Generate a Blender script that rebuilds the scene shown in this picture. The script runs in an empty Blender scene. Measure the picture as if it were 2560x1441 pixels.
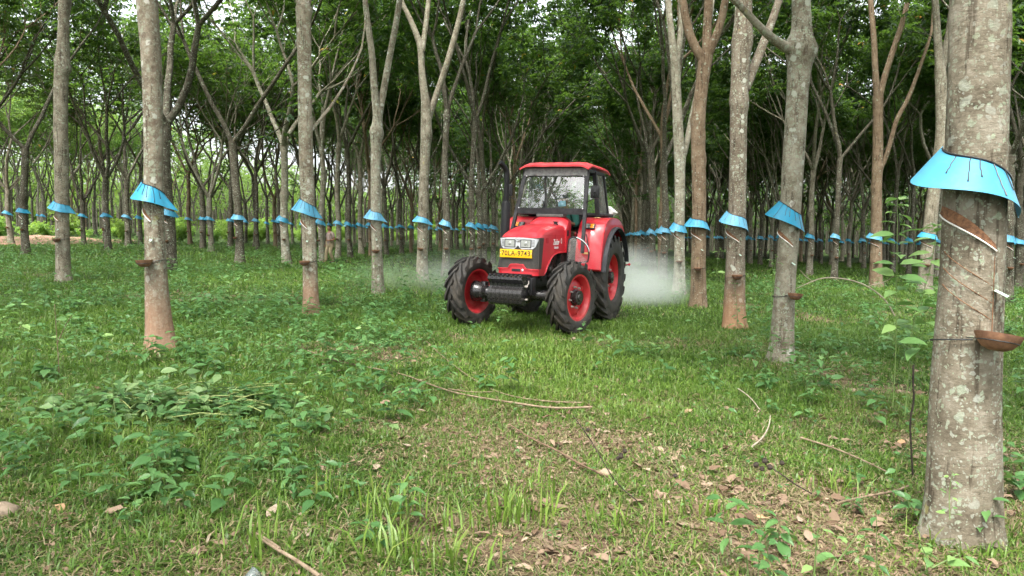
import bpy, bmesh, math, random
import numpy as np
from mathutils import Vector, Matrix, Euler
R = math.radians
SC = bpy.context.scene
COL = SC.collection

# ------------------------------------------------------------------ camera, sky, sun, exposure
F_PX = 1850.0; EYE = 1.5; PITCH = math.atan((720.5 - 587) / F_PX); K = 0.0325
cam = bpy.data.cameras.new('camera'); cam.sensor_width = 36; cam.lens = F_PX / 2560 * 36
cam.clip_start = 0.05; cam.clip_end = 2000
CAM = bpy.data.objects.new('camera', cam); COL.objects.link(CAM)
CAM.location = (0, 0, EYE); CAM.rotation_euler = (R(90) - PITCH, 0, 0)
SC.camera = CAM
SUN_EL, SUN_AZ = 60.0, 198.0          # azimuth clockwise from +Y (north): behind the camera, to the left
W = bpy.data.worlds.new('World'); SC.world = W; W.use_nodes = True
nt = W.node_tree; bg = nt.nodes['Background']
sky = nt.nodes.new('ShaderNodeTexSky'); sky.sky_type = 'NISHITA'; sky.sun_disc = False
sky.sun_elevation = R(SUN_EL); sky.sun_rotation = R(SUN_AZ); sky.air_density = 1.0; sky.dust_density = 5.0; sky.ozone_density = 1.0
hs = nt.nodes.new('ShaderNodeHueSaturation'); hs.inputs['Saturation'].default_value = 0.28; hs.inputs['Value'].default_value = 1.0
nt.links.new(sky.outputs[0], hs.inputs['Color']); nt.links.new(hs.outputs[0], bg.inputs[0])
bg.inputs[1].default_value = 0.15
sl = bpy.data.lights.new('sun', 'SUN'); sl.energy = 1.5; sl.angle = R(22); sl.color = (1.0, 0.97, 0.90)
so = bpy.data.objects.new('sun', sl); COL.objects.link(so)
sd = Vector((math.sin(R(SUN_AZ)) * math.cos(R(SUN_EL)), math.cos(R(SUN_AZ)) * math.cos(R(SUN_EL)), math.sin(R(SUN_EL))))
so.rotation_euler = sd.to_track_quat('Z', 'Y').to_euler(); so.location = sd * 60
SC.view_settings.view_transform = 'Standard'; SC.view_settings.look = 'None'; SC.view_settings.gamma = 1
SC.view_settings.exposure = 2.12
SC.render.engine = 'CYCLES'
cy = SC.cycles
cy.max_bounces = 7; cy.diffuse_bounces = 4; cy.glossy_bounces = 2; cy.transmission_bounces = 4; cy.transparent_max_bounces = 8
cy.volume_bounces = 1; cy.caustics_reflective = False; cy.caustics_refractive = False
cy.use_denoising = True; cy.use_adaptive_sampling = True; cy.adaptive_threshold = 0.015
cy.sample_clamp_indirect = 6.0

# ------------------------------------------------------------------ coordinates
def vnoise(x, y, seed=0):
    x = np.asarray(x, float); y = np.asarray(y, float)
    xi = np.floor(x).astype(np.int64); yi = np.floor(y).astype(np.int64)
    fx = x - xi; fy = y - yi; fx = fx * fx * (3 - 2 * fx); fy = fy * fy * (3 - 2 * fy)
    def h(a, b):
        n = (a * 374761393 + b * 668265263 + seed * 1442695041) & 0x7fffffff
        n = ((n ^ (n >> 13)) * 1274126177) & 0x7fffffff
        return ((n ^ (n >> 16)) & 0xffff) / 65535.0
    return (h(xi, yi) * (1 - fx) + h(xi + 1, yi) * fx) * (1 - fy) + (h(xi, yi + 1) * (1 - fx) + h(xi + 1, yi + 1) * fx) * fy
def gz(x, y):
    return -K * np.asarray(x, float) + 0.05 * (vnoise(np.asarray(x) / 1.9, np.asarray(y) / 1.9, 3) - 0.5) + 0.12 * (vnoise(np.asarray(x) / 9.0, np.asarray(y) / 9.0, 5) - 0.5)
def gzf(x, y): return float(gz(x, y))
def ray(px, py):
    X = (px - 1280) / F_PX; V = (720.5 - py) / F_PX
    c, s = math.cos(PITCH), math.sin(PITCH)
    return Vector((X, c + V * s, -s + V * c))
def P(px, py, d):                      # world point seen at a photo pixel, at ground distance d
    r = ray(px, py); t = d / r.y
    return Vector((r.x * t, d, EYE + r.z * t))
def G(px, py):                         # ground point seen at a photo pixel
    r = ray(px, py); t = EYE / (-r.z - K * r.x)
    for _ in range(4):
        t = (EYE - gzf(r.x * t, r.y * t)) / (-r.z)
    return Vector((r.x * t, r.y * t, EYE + r.z * t))

# ------------------------------------------------------------------ mesh helpers
class MB:
    def __init__(s): s.v = []; s.f = []; s.m = []; s.n = 0
    def add(s, v, f, m=0):
        s.v.extend([tuple(p) for p in v]); s.f.extend([tuple(i + s.n for i in q) for q in f]); s.m.extend([m] * len(f)); s.n += len(v)
    def tube(s, pts, rad, n=8, cap=True, m=0, rfun=None):
        pts = [Vector(p) for p in pts]; k = len(pts); vs = []; fs = []
        t = (pts[1] - pts[0]).normalized()
        u = t.orthogonal().normalized()
        if abs(t.z) > 0.7:
            u = Vector((1, 0, 0)); u = (u - t * u.dot(t)).normalized()
        for i in range(k):
            tt = ((pts[min(i + 1, k - 1)] - pts[max(i - 1, 0)])).normalized()
            u = (u - tt * u.dot(tt)).normalized(); w = tt.cross(u)
            r = rad[i] if hasattr(rad, '__len__') else rad
            for j in range(n):
                a = 2 * math.pi * j / n
                rr = r * (rfun(i, a) if rfun else 1)
                vs.append(pts[i] + u * (math.cos(a) * rr) + w * (math.sin(a) * rr))
        for i in range(k - 1):
            for j in range(n):
                a = i * n + j; b = i * n + (j + 1) % n
                fs.append((a, b, b + n, a + n))
        if cap:
            fs.append(tuple(range(n - 1, -1, -1))); fs.append(tuple(range((k - 1) * n, k * n)))
        s.add(vs, fs, m)
    def lathe(s, prof, c=(0, 0, 0), axis='z', n=24, m=0, closed=False, sx=1, sy=1):
        vs = []; fs = []; k = len(prof); c = Vector(c)
        for (r, h) in prof:
            for j in range(n):
                a = 2 * math.pi * j / n; ca, sa = math.cos(a) * r * sx, math.sin(a) * r * sy
                vs.append(c + (Vector((ca, sa, h)) if axis == 'z' else Vector((h, ca, sa)) if axis == 'x' else Vector((ca, h, sa))))
        rng = range(k) if closed else range(k - 1)
        for i in rng:
            for j in range(n):
                a = i * n + j; b = i * n + (j + 1) % n; i2 = ((i + 1) % k) * n
                q = (a, b, i2 + (j + 1) % n, i2 + j)
                fs.append(q if axis != 'y' else q[::-1])
        s.add(vs, fs, m)
    def box(s, c, size, m=0, rot=None, bev=0.0):
        c = Vector(c); h = Vector(size) / 2
        bm = bmesh.new(); bmesh.ops.create_cube(bm, size=1)
        for v in bm.verts: v.co = Vector((v.co.x * size[0], v.co.y * size[1], v.co.z * size[2]))
        if bev > 0: bmesh.ops.bevel(bm, geom=list(bm.edges), offset=bev, segments=2, profile=0.6, affect='EDGES')
        M = (rot.to_matrix() if rot else Matrix.Identity(3))
        bm.verts.ensure_lookup_table(); bm.verts.index_update()
        s.add([M @ v.co + c for v in bm.verts], [[v.index for v in f.verts] for f in bm.faces], m); bm.free()
    def bar(s, p, q, w, h=None, m=0, up=(0, 0, 1)):
        p = Vector(p); q = Vector(q); h = h or w; t = (q - p).normalized(); up = Vector(up)
        if abs(t.dot(up)) > 0.95: up = Vector((0, 1, 0))
        a = t.cross(up).normalized() * (w / 2); b = a.cross(t).normalized() * (h / 2)
        vs = [p - a - b, p + a - b, p + a + b, p - a + b, q - a - b, q + a - b, q + a + b, q - a + b]
        s.add(vs, [(3, 2, 1, 0), (4, 5, 6, 7), (0, 1, 5, 4), (1, 2, 6, 5), (2, 3, 7, 6), (3, 0, 4, 7)], m)
    def sphere(s, c, r, n=12, m=0):
        c = Vector(c); r = Vector(r) if hasattr(r, '__len__') else Vector((r, r, r)); k = max(4, n * 2 // 3); vs = []; fs = []
        for i in range(k + 1):
            th = math.pi * i / k
            for j in range(n):
                a = 2 * math.pi * j / n
                vs.append(c + Vector((r.x * math.sin(th) * math.cos(a), r.y * math.sin(th) * math.sin(a), r.z * math.cos(th))))
        for i in range(k):
            for j in range(n):
                a = i * n + j; b = i * n + (j + 1) % n
                fs.append((a, a + n, b + n, b))
        s.add(vs, fs, m)
    def strip(s, xs, lo, hi, yf, t, m=0):   # slab lying in the xz plane between lo(x) and hi(x), front surface y = yf(x, z), thickness t towards +y
        vs = []; n = len(xs)
        for x in xs:
            a, b = lo(x), hi(x); vs += [(x, yf(x, a), a), (x, yf(x, b), b), (x, yf(x, a) + t, a), (x, yf(x, b) + t, b)]
        fs = []
        for i in range(n - 1):
            a = 4 * i; b = a + 4
            fs += [(a, b, b + 1, a + 1), (a + 2, a + 3, b + 3, b + 2), (a + 1, b + 1, b + 3, a + 3), (a, a + 2, b + 2, b)]
        fs += [(0, 1, 3, 2), (4 * n - 4, 4 * n - 2, 4 * n - 1, 4 * n - 3)]
        s.add(vs, fs, m)
    def build(s, name, mats, parent=None, smooth=40, loc=None):
        me = bpy.data.meshes.new(name); me.from_pydata(s.v, [], s.f)
        for mt in (mats if isinstance(mats, (list, tuple)) else [mats]): me.materials.append(mt)
        if len(me.materials) > 1: me.polygons.foreach_set('material_index', s.m)
        finish(me, smooth)
        return link(name, me, parent, loc)
def finish(me, smooth=40):
    me.validate(); me.update()
    if smooth:
        me.polygons.foreach_set('use_smooth', [True] * len(me.polygons))
        if smooth < 180:
            try: me.set_sharp_from_angle(angle=R(smooth))
            except Exception: pass
def link(name, me, parent=None, loc=None):
    o = bpy.data.objects.new(name, me); COL.objects.link(o)
    if parent: o.parent = parent
    if loc is not None: o.location = loc
    return o
def mesh_np(name, V, F, mat, rnd=None, smooth=False, extra=None):
    V = np.asarray(V, np.float32); F = np.asarray(F, np.int32); k = F.shape[1]
    me = bpy.data.meshes.new(name)
    me.vertices.add(len(V)); me.vertices.foreach_set('co', V.ravel())
    me.loops.add(F.size); me.loops.foreach_set('vertex_index', F.ravel())
    me.polygons.add(len(F)); me.polygons.foreach_set('loop_start', np.arange(0, F.size, k, dtype=np.int32))
    me.update(calc_edges=True)
    for mt in (mat if isinstance(mat, (list, tuple)) else [mat]): me.materials.append(mt)
    if rnd is not None:
        at = me.attributes.new('rnd', 'FLOAT', 'FACE'); at.data.foreach_set('value', np.asarray(rnd, np.float32))
    if smooth: me.polygons.foreach_set('use_smooth', np.ones(len(F), bool))
    return me
def empty(name, loc, label=None, cat=None, group=None, rz=0):
    o = bpy.data.objects.new(name, None); COL.objects.link(o); o.location = loc; o.rotation_euler = (0, 0, rz)
    o.empty_display_size = 0.2
    return tag(o, label, cat, group)
def tag(o, label=None, cat=None, group=None, kind=None):
    if label: o['label'] = label
    if cat: o['category'] = cat
    if group: o['group'] = group
    if kind: o['kind'] = kind
    return o

# ------------------------------------------------------------------ materials
def mat(name, col=(0.5, 0.5, 0.5), rough=0.5, metal=0.0, spec=0.5, coat=0.0):
    m = bpy.data.materials.new(name); m.use_nodes = True
    b = m.node_tree.nodes['Principled BSDF']
    b.inputs['Base Color'].default_value = (*col, 1); b.inputs['Roughness'].default_value = rough; b.inputs['Metallic'].default_value = metal
    b.inputs['Specular IOR Level'].default_value = spec; b.inputs['Coat Weight'].default_value = coat
    return m
class NT:
    def __init__(s, m): s.t = m.node_tree; s.b = s.t.nodes.get('Principled BSDF')
    def n(s, ty, **kw):
        o = s.t.nodes.new('ShaderNode' + ty)
        for k, v in kw.items(): setattr(o, k, v)
        return o
    def l(s, a, b): s.t.links.new(a, b)
    def noise(s, vec, scale, detail=4, rough=0.55, out='Fac'):
        o = s.n('TexNoise'); o.inputs['Scale'].default_value = scale; o.inputs['Detail'].default_value = detail; o.inputs['Roughness'].default_value = rough
        if vec is not None: s.l(vec, o.inputs['Vector'])
        return o.outputs[out]
    def ramp(s, fac, stops):
        o = s.n('ValToRGB'); e = o.color_ramp.elements
        while len(e) < len(stops): e.new(0.5)
        for i, (p, c) in enumerate(stops):
            e[i].position = p; e[i].color = (*c, 1) if len(c) == 3 else c
        s.l(fac, o.inputs[0]); return o.outputs[0]
    def mix(s, fac, a, b, mode='MIX'):
        o = s.n('MixRGB'); o.blend_type = mode
        for i, q in ((0, fac), (1, a), (2, b)):
            if isinstance(q, (int, float)): o.inputs[i].default_value = q
            elif isinstance(q, tuple): o.inputs[i].default_value = (*q, 1)
            else: s.l(q, o.inputs[i])
        return o.outputs[0]
    def math(s, op, a, b=0.0):
        o = s.n('Math'); o.operation = op
        for i, q in ((0, a), (1, b)):
            if isinstance(q, (int, float)): o.inputs[i].default_value = q
            else: s.l(q, o.inputs[i])
        return o.outputs[0]
    def bump(s, h, strength, dist=0.02):
        o = s.n('Bump'); o.inputs['Strength'].default_value = strength; o.inputs['Distance'].default_value = dist
        s.l(h, o.inputs['Height']); s.l(o.outputs[0], s.b.inputs['Normal'])

def bark(name, c0, c1, c2, lichen=(0.40, 0.41, 0.35), cover=0.5, base_tint=None, blotch=0.0):
    m = mat(name, rough=0.88, spec=0.2); q = NT(m)
    tc = q.n('TexCoord'); oi = q.n('ObjectInfo')
    ad = q.n('VectorMath'); ad.operation = 'ADD'; q.l(tc.outputs['Object'], ad.inputs[0])
    mu = q.n('VectorMath'); mu.operation = 'SCALE'; mu.inputs[0].default_value = (13.1, 7.7, 31.3); q.l(oi.outputs['Random'], mu.inputs['Scale']); q.l(mu.outputs[0], ad.inputs[1])
    vec = ad.outputs[0]
    big = q.noise(vec, 4.5, 8, 0.72)
    col = q.ramp(big, [(0.34, c0), (0.50, c1), (0.64, c2)])
    fine = q.noise(vec, 28, 5, 0.7)
    col = q.mix(q.math('MULTIPLY', fine, 0.85), col, q.mix(1.0, col, (0.38, 0.34, 0.30), 'MULTIPLY'))
    # horizontal cracks and lenticels
    mp = q.n('Mapping'); mp.inputs['Scale'].default_value = (7, 7, 24); q.l(vec, mp.inputs['Vector'])
    cr = q.noise(mp.outputs[0], 2.0, 5, 0.75)
    crm = q.ramp(cr, [(0.34, (0.34, 0.31, 0.29)), (0.40, (1, 1, 1))])
    col = q.mix(0.75, col, crm, 'MULTIPLY')
    mpv = q.n('Mapping'); mpv.inputs['Scale'].default_value = (14, 14, 1.3); q.l(vec, mpv.inputs['Vector'])
    vr = q.noise(mpv.outputs[0], 1.6, 4, 0.6)
    vrm = q.ramp(vr, [(0.37, (0.34, 0.31, 0.29)), (0.43, (1, 1, 1))])
    col = q.mix(0.75, col, vrm, 'MULTIPLY')
    # pale lichen blotches of two sizes, some greenish
    dis = q.n('VectorMath'); dis.operation = 'MULTIPLY_ADD'; q.l(q.noise(vec, 14, 3, 0.6, 'Color'), dis.inputs[0]); dis.inputs[1].default_value = (0.07, 0.07, 0.07); q.l(vec, dis.inputs[2])
    def spots(scale, thr, den):
        v = q.n('TexVoronoi'); v.feature = 'F1'; v.inputs['Scale'].default_value = scale; v.inputs['Randomness'].default_value = 1; q.l(dis.outputs[0], v.inputs['Vector'])
        d = q.ramp(v.outputs['Distance'], [(thr * 0.8, (1, 1, 1)), (thr, (0, 0, 0))])
        g = q.n('SeparateColor'); q.l(v.outputs['Color'], g.inputs[0])
        k = q.math('LESS_THAN', g.outputs[0], den)
        return q.math('MULTIPLY', d, k), g.outputs[1]
    patch = q.ramp(q.noise(vec, 1.7, 3, 0.5), [(0.36, (0.45,) * 3), (0.58, (1, 1, 1))])
    for sc_, th, de in ((13, 0.40, 0.20 * cover * 2), (34, 0.44, 0.30 * cover * 2), (70, 0.46, 0.22 * cover * 2)):
        msk, hue = spots(sc_, th, de)
        lc = q.mix(hue, lichen, (0.33, 0.40, 0.27))
        lc = q.mix(0.5, lc, q.mix(q.noise(vec, 60, 3), (0.55, 0.55, 0.55), (1, 1, 1)), 'MULTIPLY')
        col = q.mix(q.math('MULTIPLY', q.math('MULTIPLY', msk, patch), 0.8), col, lc)
    if blotch:      # round pale crustose lichens, hand-wide, and dark flaked plates
        msk, hue = spots(8.5, 0.36, blotch); col = q.mix(q.math('MULTIPLY', msk, .85), col, q.mix(hue, (0.50, 0.49, 0.43), (0.36, 0.40, 0.32)))
        msk, hue = spots(11, 0.44, blotch * .8); col = q.mix(q.math('MULTIPLY', msk, .55), col, (0.12, 0.085, 0.06))
    yl = q.ramp(q.noise(vec, 6.5, 3, 0.6), [(0.68, (0, 0, 0)), (0.73, (1, 1, 1))])
    col = q.mix(q.math('MULTIPLY', yl, 0.45), col, (0.30, 0.28, 0.09))
    hv = q.n('HueSaturation'); q.l(col, hv.inputs['Color'])
    vv = q.math('ADD', q.math('MULTIPLY', oi.outputs['Random'], 0.35), 0.82); q.l(vv, hv.inputs['Value'])
    if base_tint:
        sx = q.n('SeparateXYZ'); q.l(tc.outputs['Object'], sx.inputs[0])
        hgt = q.math('ADD', sx.outputs[2], q.math('MULTIPLY', q.math('SUBTRACT', q.noise(vec, 5, 4), 0.5), 0.9))
        mk = q.ramp(q.math('MULTIPLY', hgt, .6), [(0.12, (1, 1, 1)), (0.60, (0, 0, 0))])
        fc = q.mix(q.math('MULTIPLY', mk, 0.8), hv.outputs[0], base_tint)
    else: fc = hv.outputs[0]
    q.l(fc, q.b.inputs['Base Color'])
    h = q.math('ADD', q.math('MULTIPLY', cr, 0.45), q.math('ADD', q.math('MULTIPLY', fine, 0.5), q.math('MULTIPLY', vr, 0.6)))
    q.bump(h, 0.75, 0.02)
    return m
BARK_G = bark('grey rubber bark', (0.13, 0.108, 0.076), (0.245, 0.215, 0.160), (0.38, 0.345, 0.275), cover=0.62)
BARK_B = bark('brown rubber bark', (0.16, 0.112, 0.070), (0.24, 0.175, 0.115), (0.31, 0.235, 0.16), cover=0.18)
BARK_P = bark('pale lichened bark', (0.18, 0.155, 0.11), (0.30, 0.27, 0.205), (0.43, 0.40, 0.32), cover=0.85, blotch=.24)
BARK_R = bark('reddish lichened bark', (0.165, 0.132, 0.094), (0.28, 0.24, 0.178), (0.42, 0.37, 0.29), cover=0.85, base_tint=(0.28, 0.165, 0.105), blotch=.30)
BARK_O = bark('grey bark with orange foot', (0.14, 0.115, 0.085), (0.22, 0.185, 0.14), (0.29, 0.25, 0.20), cover=0.55, base_tint=(0.36, 0.20, 0.11), blotch=.22)
BARK_SHADE = bark('shade-darkened bark', (0.06, 0.052, 0.037), (0.11, 0.097, 0.071), (0.17, 0.155, 0.118), cover=0.4)  # darker bark copy: shade under the canopy painted into the colour

def leafmat(name, stops, trans=0.38, tcol=(0.16, 0.34, 0.03), rough=0.42, spec=0.4, tree_var=0.3):
    m = mat(name, rough=rough, spec=spec); q = NT(m)
    at = q.n('Attribute'); at.attribute_name = 'rnd'
    col = q.ramp(at.outputs['Fac'], stops)
    if tree_var:
        oi = q.n('ObjectInfo'); hv = q.n('HueSaturation'); q.l(col, hv.inputs['Color'])
        q.l(q.math('ADD', q.math('MULTIPLY', oi.outputs['Random'], tree_var), 1 - tree_var / 2), hv.inputs['Value'])
        q.l(q.math('ADD', q.math('MULTIPLY', oi.outputs['Random'], 0.03), 0.485), hv.inputs['Hue'])
        col = hv.outputs[0]
    q.l(col, q.b.inputs['Base Color'])
    tr = q.n('BsdfTranslucent'); q.l(q.mix(0.75, col, tcol), tr.inputs['Color'])
    mx = q.n('MixShader'); mx.inputs[0].default_value = trans
    q.l(q.b.outputs[0], mx.inputs[1]); q.l(tr.outputs[0], mx.inputs[2])
    q.l(mx.outputs[0], q.t.nodes['Material Output'].inputs['Surface'])
    return m
LEAF = leafmat('rubber tree leaf', [(0.0, (0.011, 0.027, 0.013)), (0.45, (0.021, 0.048, 0.019)), (0.80, (0.042, 0.084, 0.024)), (0.975, (0.10, 0.18, 0.035)), (0.99, (0.42, 0.22, 0.04))], trans=0.42, tcol=(0.19, 0.36, 0.04))
GRASSM = leafmat('grass blade', [(0.0, (0.034, 0.080, 0.011)), (0.4, (0.090, 0.168, 0.024)), (0.70, (0.180, 0.280, 0.042)), (0.76, (0.17, 0.17, 0.05)), (0.82, (0.20, 0.155, 0.085)), (1.0, (0.37, 0.29, 0.18))], trans=0.3, tcol=(0.2, 0.36, 0.06), tree_var=0)
WEEDM = leafmat('weed leaf', [(0.0, (0.036, 0.105, 0.030)), (0.5, (0.080, 0.185, 0.055)), (0.85, (0.14, 0.27, 0.085)), (1.0, (0.22, 0.35, 0.11))], trans=0.3, tcol=(0.2, 0.38, 0.08), tree_var=0)
CUTM = leafmat('wilting cut weed leaf', [(0.0, (0.05, 0.12, 0.035)), (0.5, (0.10, 0.19, 0.06)), (1.0, (0.19, 0.28, 0.11))], trans=0.2, tcol=(0.25, 0.36, 0.1), tree_var=0)
LEAF_LIT = leafmat('backlit light green leaf', [(0.0, (0.08, 0.15, 0.045)), (0.5, (0.15, 0.26, 0.075)), (0.97, (0.25, 0.36, 0.12)), (1.0, (0.3, 0.3, 0.08))], trans=0.45, tcol=(0.30, 0.48, 0.06))  # paler leaf copy: sky light and backlight of the far block painted in
BUSHM = leafmat('young bush leaf', [(0.0, (0.10, 0.20, 0.04)), (0.5, (0.17, 0.30, 0.06)), (1.0, (0.28, 0.40, 0.10))], trans=0.42, tcol=(0.42, 0.62, 0.06), tree_var=0.35)
LITTERM = leafmat('dry fallen leaf', [(0.0, (0.07, 0.042, 0.026)), (0.35, (0.16, 0.105, 0.068)), (0.75, (0.27, 0.195, 0.135)), (0.93, (0.36, 0.285, 0.215)), (1.0, (0.40, 0.19, 0.06))], trans=0.1, tcol=(0.4, 0.25, 0.1), rough=0.7, spec=0.2, tree_var=0)

def ground_mat():
    m = mat('plantation floor', rough=0.95, spec=0.1); q = NT(m)
    ge = q.n('NewGeometry'); vec = ge.outputs['Position']
    at = q.n('Attribute'); at.attribute_name = 'green'
    soil = q.ramp(q.noise(vec, 1.3, 6, 0.65), [(0.3, (0.055, 0.034, 0.022)), (0.55, (0.125, 0.082, 0.055)), (0.75, (0.23, 0.155, 0.105))])  # soil colours darkened to paint in shadows between the plants
    v = q.n('TexVoronoi'); v.inputs['Scale'].default_value = 16; v.inputs['Randomness'].default_value = 1; q.l(vec, v.inputs['Vector'])
    bits = q.n('SeparateColor'); q.l(v.outputs['Color'], bits.inputs[0])
    lit = q.ramp(bits.outputs[0], [(0.0, (0.05, 0.035, 0.02)), (0.5, (0.17, 0.12, 0.08)), (1.0, (0.36, 0.28, 0.20))])
    soil = q.mix(0.45, soil, lit)
    grn = q.ramp(q.noise(vec, 9, 6, 0.7), [(0.3, (0.016, 0.026, 0.008)), (0.5, (0.030, 0.052, 0.013)), (0.7, (0.055, 0.09, 0.022))])  # base under the grass kept dark, so gaps between blades look shaded
    f = q.math('ADD', at.outputs['Fac'], q.math('MULTIPLY', q.math('SUBTRACT', q.noise(vec, 2.2, 5, 0.7), 0.5), 0.9))
    fr = q.ramp(f, [(0.40, (0, 0, 0)), (0.62, (1, 1, 1))])
    q.l(q.mix(fr, soil, grn), q.b.inputs['Base Color'])
    q.bump(q.math('ADD', q.noise(vec, 22, 5, 0.7), q.math('MULTIPLY', bits.outputs[1], 0.3)), 0.6, 0.03)
    return m
GROUNDM = ground_mat()
def road_mat():
    m = mat('red dirt', rough=0.95, spec=0.1); q = NT(m); vec = q.n('NewGeometry').outputs['Position']
    c = q.ramp(q.noise(vec, 0.9, 6, 0.65), [(0.3, (0.22, 0.125, 0.085)), (0.6, (0.31, 0.195, 0.14)), (0.8, (0.37, 0.26, 0.195))])
    q.l(c, q.b.inputs['Base Color']); q.bump(q.noise(vec, 8, 5), 0.5, 0.05); return m
ROADM = road_mat()
def guard_mat():
    m = mat('blue plastic sheet', rough=0.45, spec=0.4); q = NT(m); tc = q.n('TexCoord'); oi = q.n('ObjectInfo')
    c = q.mix(q.math('MULTIPLY', q.noise(tc.outputs['Object'], 9, 4, 0.6), 0.5), (0.028, 0.285, 0.46), (0.06, 0.335, 0.49))
    hv = q.n('HueSaturation'); q.l(c, hv.inputs['Color']); q.l(q.math('ADD', q.math('MULTIPLY', oi.outputs['Random'], 0.25), 0.86), hv.inputs['Value'])
    dirt = q.ramp(q.noise(tc.outputs['Object'], 13, 7, .75), [(.52, (0, 0, 0)), (.72, (1, 1, 1))]); q.l(q.math('ADD', q.math('MULTIPLY', oi.outputs['Random'], -.22), 1.04), hv.inputs['Saturation'])
    q.l(q.mix(q.math('MULTIPLY', dirt, .35), hv.outputs[0], (.16, .17, .15)), q.b.inputs['Base Color'])
    tr = q.n('BsdfTranslucent'); tr.inputs['Color'].default_value = (0.03, 0.4, 0.7, 1); mx = q.n('MixShader'); mx.inputs[0].default_value = 0.15
    q.l(q.b.outputs[0], mx.inputs[1]); q.l(tr.outputs[0], mx.inputs[2]); q.l(mx.outputs[0], q.t.nodes['Material Output'].inputs['Surface'])
    return m
GUARDM = guard_mat()
TAR = mat('black tar', (0.012, 0.012, 0.014), 0.35)
def mottled(name, c0, c1, scale, rough=0.8, bump=0.3, spec=0.3, coat=0.0, lo=0.35, hi=0.65):
    m = mat(name, rough=rough, spec=spec, coat=coat); q = NT(m); tc = q.n('TexCoord')
    f = q.noise(tc.outputs['Object'], scale, 6, 0.65)
    q.l(q.ramp(f, [(lo, c0), (hi, c1)]), q.b.inputs['Base Color'])
    if bump: q.bump(f, bump, 0.01)
    return m
CLAY = mottled('fired clay', (0.13, 0.065, 0.04), (0.29, 0.15, 0.085), 14, 0.75)
CLAYR = mottled('rimmed clay with dried latex', (0.20, 0.15, 0.11), (0.40, 0.32, 0.25), 25, 0.8)
WIRE = mat('black wire', (0.015, 0.015, 0.015), 0.5)
CUTB = mottled('fresh cut bark', (0.09, 0.042, 0.022), (0.25, 0.125, 0.062), 45, 0.85)
LATEX = mat('white latex', (0.78, 0.76, 0.70), 0.4)
SPOUT = mat('pale metal spout', (0.42, 0.55, 0.45), 0.4, 0.3)
STICK = mottled('dry stick', (0.13, 0.09, 0.055), (0.29, 0.22, 0.15), 18, 0.85)
STICKP = mottled('pale peeled stick', (0.24, 0.20, 0.145), (0.42, 0.36, 0.28), 12, 0.8)
STICKD = mottled('dark dead stalk', (0.015, 0.012, 0.010), (0.05, 0.038, 0.028), 18, 0.85)
STEM = mat('green stem', (0.11, 0.17, 0.045), 0.6)
STEMY = mat('yellow green stem', (0.26, 0.30, 0.10), 0.6)
# ------------------------------------------------------------------ ground sheet and dirt track
def axis(a, b, step0, c, grow):
    out = [c]; s = step0; x = c
    while x < b: x += s; out.append(min(x, b)); s *= grow
    s = step0; x = c
    while x > a: x -= s; out.append(max(x, a)); s *= grow
    return np.array(sorted(set(out)))
def dry(x, y):          # 1 where the floor shows soil and litter instead of grass
    x = np.asarray(x, float); y = np.asarray(y, float)
    cx = 0.1 + 0.06 * y
    lane = np.exp(-((x - cx) / (0.55 + 0.16 * y)) ** 2) * np.clip((8.6 - y) / 3.0, 0, 1)
    near = np.exp(-((y - 2.9) / 1.0) ** 2) * 0.62
    foot = np.exp(-(((x - 1.75) / 1.15) ** 2 + ((y - 3.9) / 1.05) ** 2)) * 1.05
    l = np.exp(-(((x + 2.6) / 1.3) ** 2 + ((y - 3.1) / 0.55) ** 2)) * 0.8
    n = vnoise(x * 1.6, y * 1.6, 11) * 0.6 + vnoise(x * 4.1, y * 4.1, 12) * 0.4
    base = np.maximum.reduce([lane * 0.70, near * .72, foot * 1.05, l * .7, np.clip(vnoise(x * .55, y * .55, 15) - .60, 0, 1) * 1.9 * (y < 22)])
    return np.clip(base + (n - 0.5) * 0.9 - 0.03, 0, 1)
gx = axis(-420, 420, 0.14, 0.5, 1.035); gy = axis(-60, 700, 0.12, 3.0, 1.03)
GX, GY = np.meshgrid(gx, gy)
GZ = gz(GX, GY) + 0.02 * (vnoise(GX * 3, GY * 3, 21) - 0.5) * (GY < 40)
V = np.stack([GX, GY, GZ], -1).reshape(-1, 3)
ny, nx = GX.shape; ii = np.arange((ny - 1) * nx).reshape(ny - 1, nx)[:, :-1].ravel()
me = mesh_np('ground', V, np.stack([ii, ii + 1, ii + nx + 1, ii + nx], -1), GROUNDM, smooth=True)
at = me.attributes.new('green', 'FLOAT', 'POINT')
gr = 0.86 - 0.8 * dry(V[:, 0], V[:, 1]); at.data.foreach_set('value', gr.astype(np.float32))
tag(link('ground', me), kind='structure')
ROWS = 0.13                                   # the rows run away from the camera, drifting right
def track_x(y): return -38.0 + ROWS * y
ys = np.arange(6, 60, 1.5); us = np.linspace(4.6, -5.4, 13)[::-1]
RX = track_x(ys)[:, None] + us[None, :] + 0.5 * (vnoise(ys / 5, ys * 0, 8) - 0.5)[:, None]; RY = np.repeat(ys[:, None], 13, 1)
RZ = gz(RX, RY) + 0.06 + 0.10 * (vnoise(RX * 0.9, RY * 0.5, 9) - 0.3) + 0.18 * np.exp(-((us[None, :] + 3.6) / 0.9) ** 2) * (.6 + .8 * vnoise(ys / 1.7, ys * 0, 14))[:, None] - 0.14 * ((us[None, :] > 4.3) | (us[None, :] < -5.1))
V = np.stack([RX, RY, RZ], -1).reshape(-1, 3); ii = np.arange((len(ys) - 1) * 13).reshape(-1, 13)[:, :-1].ravel()
tag(link('dirt_track', mesh_np('dirt_track', V, np.stack([ii, ii + 1, ii + 14, ii + 13], -1), ROADM, smooth=True)), kind='structure')

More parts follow.
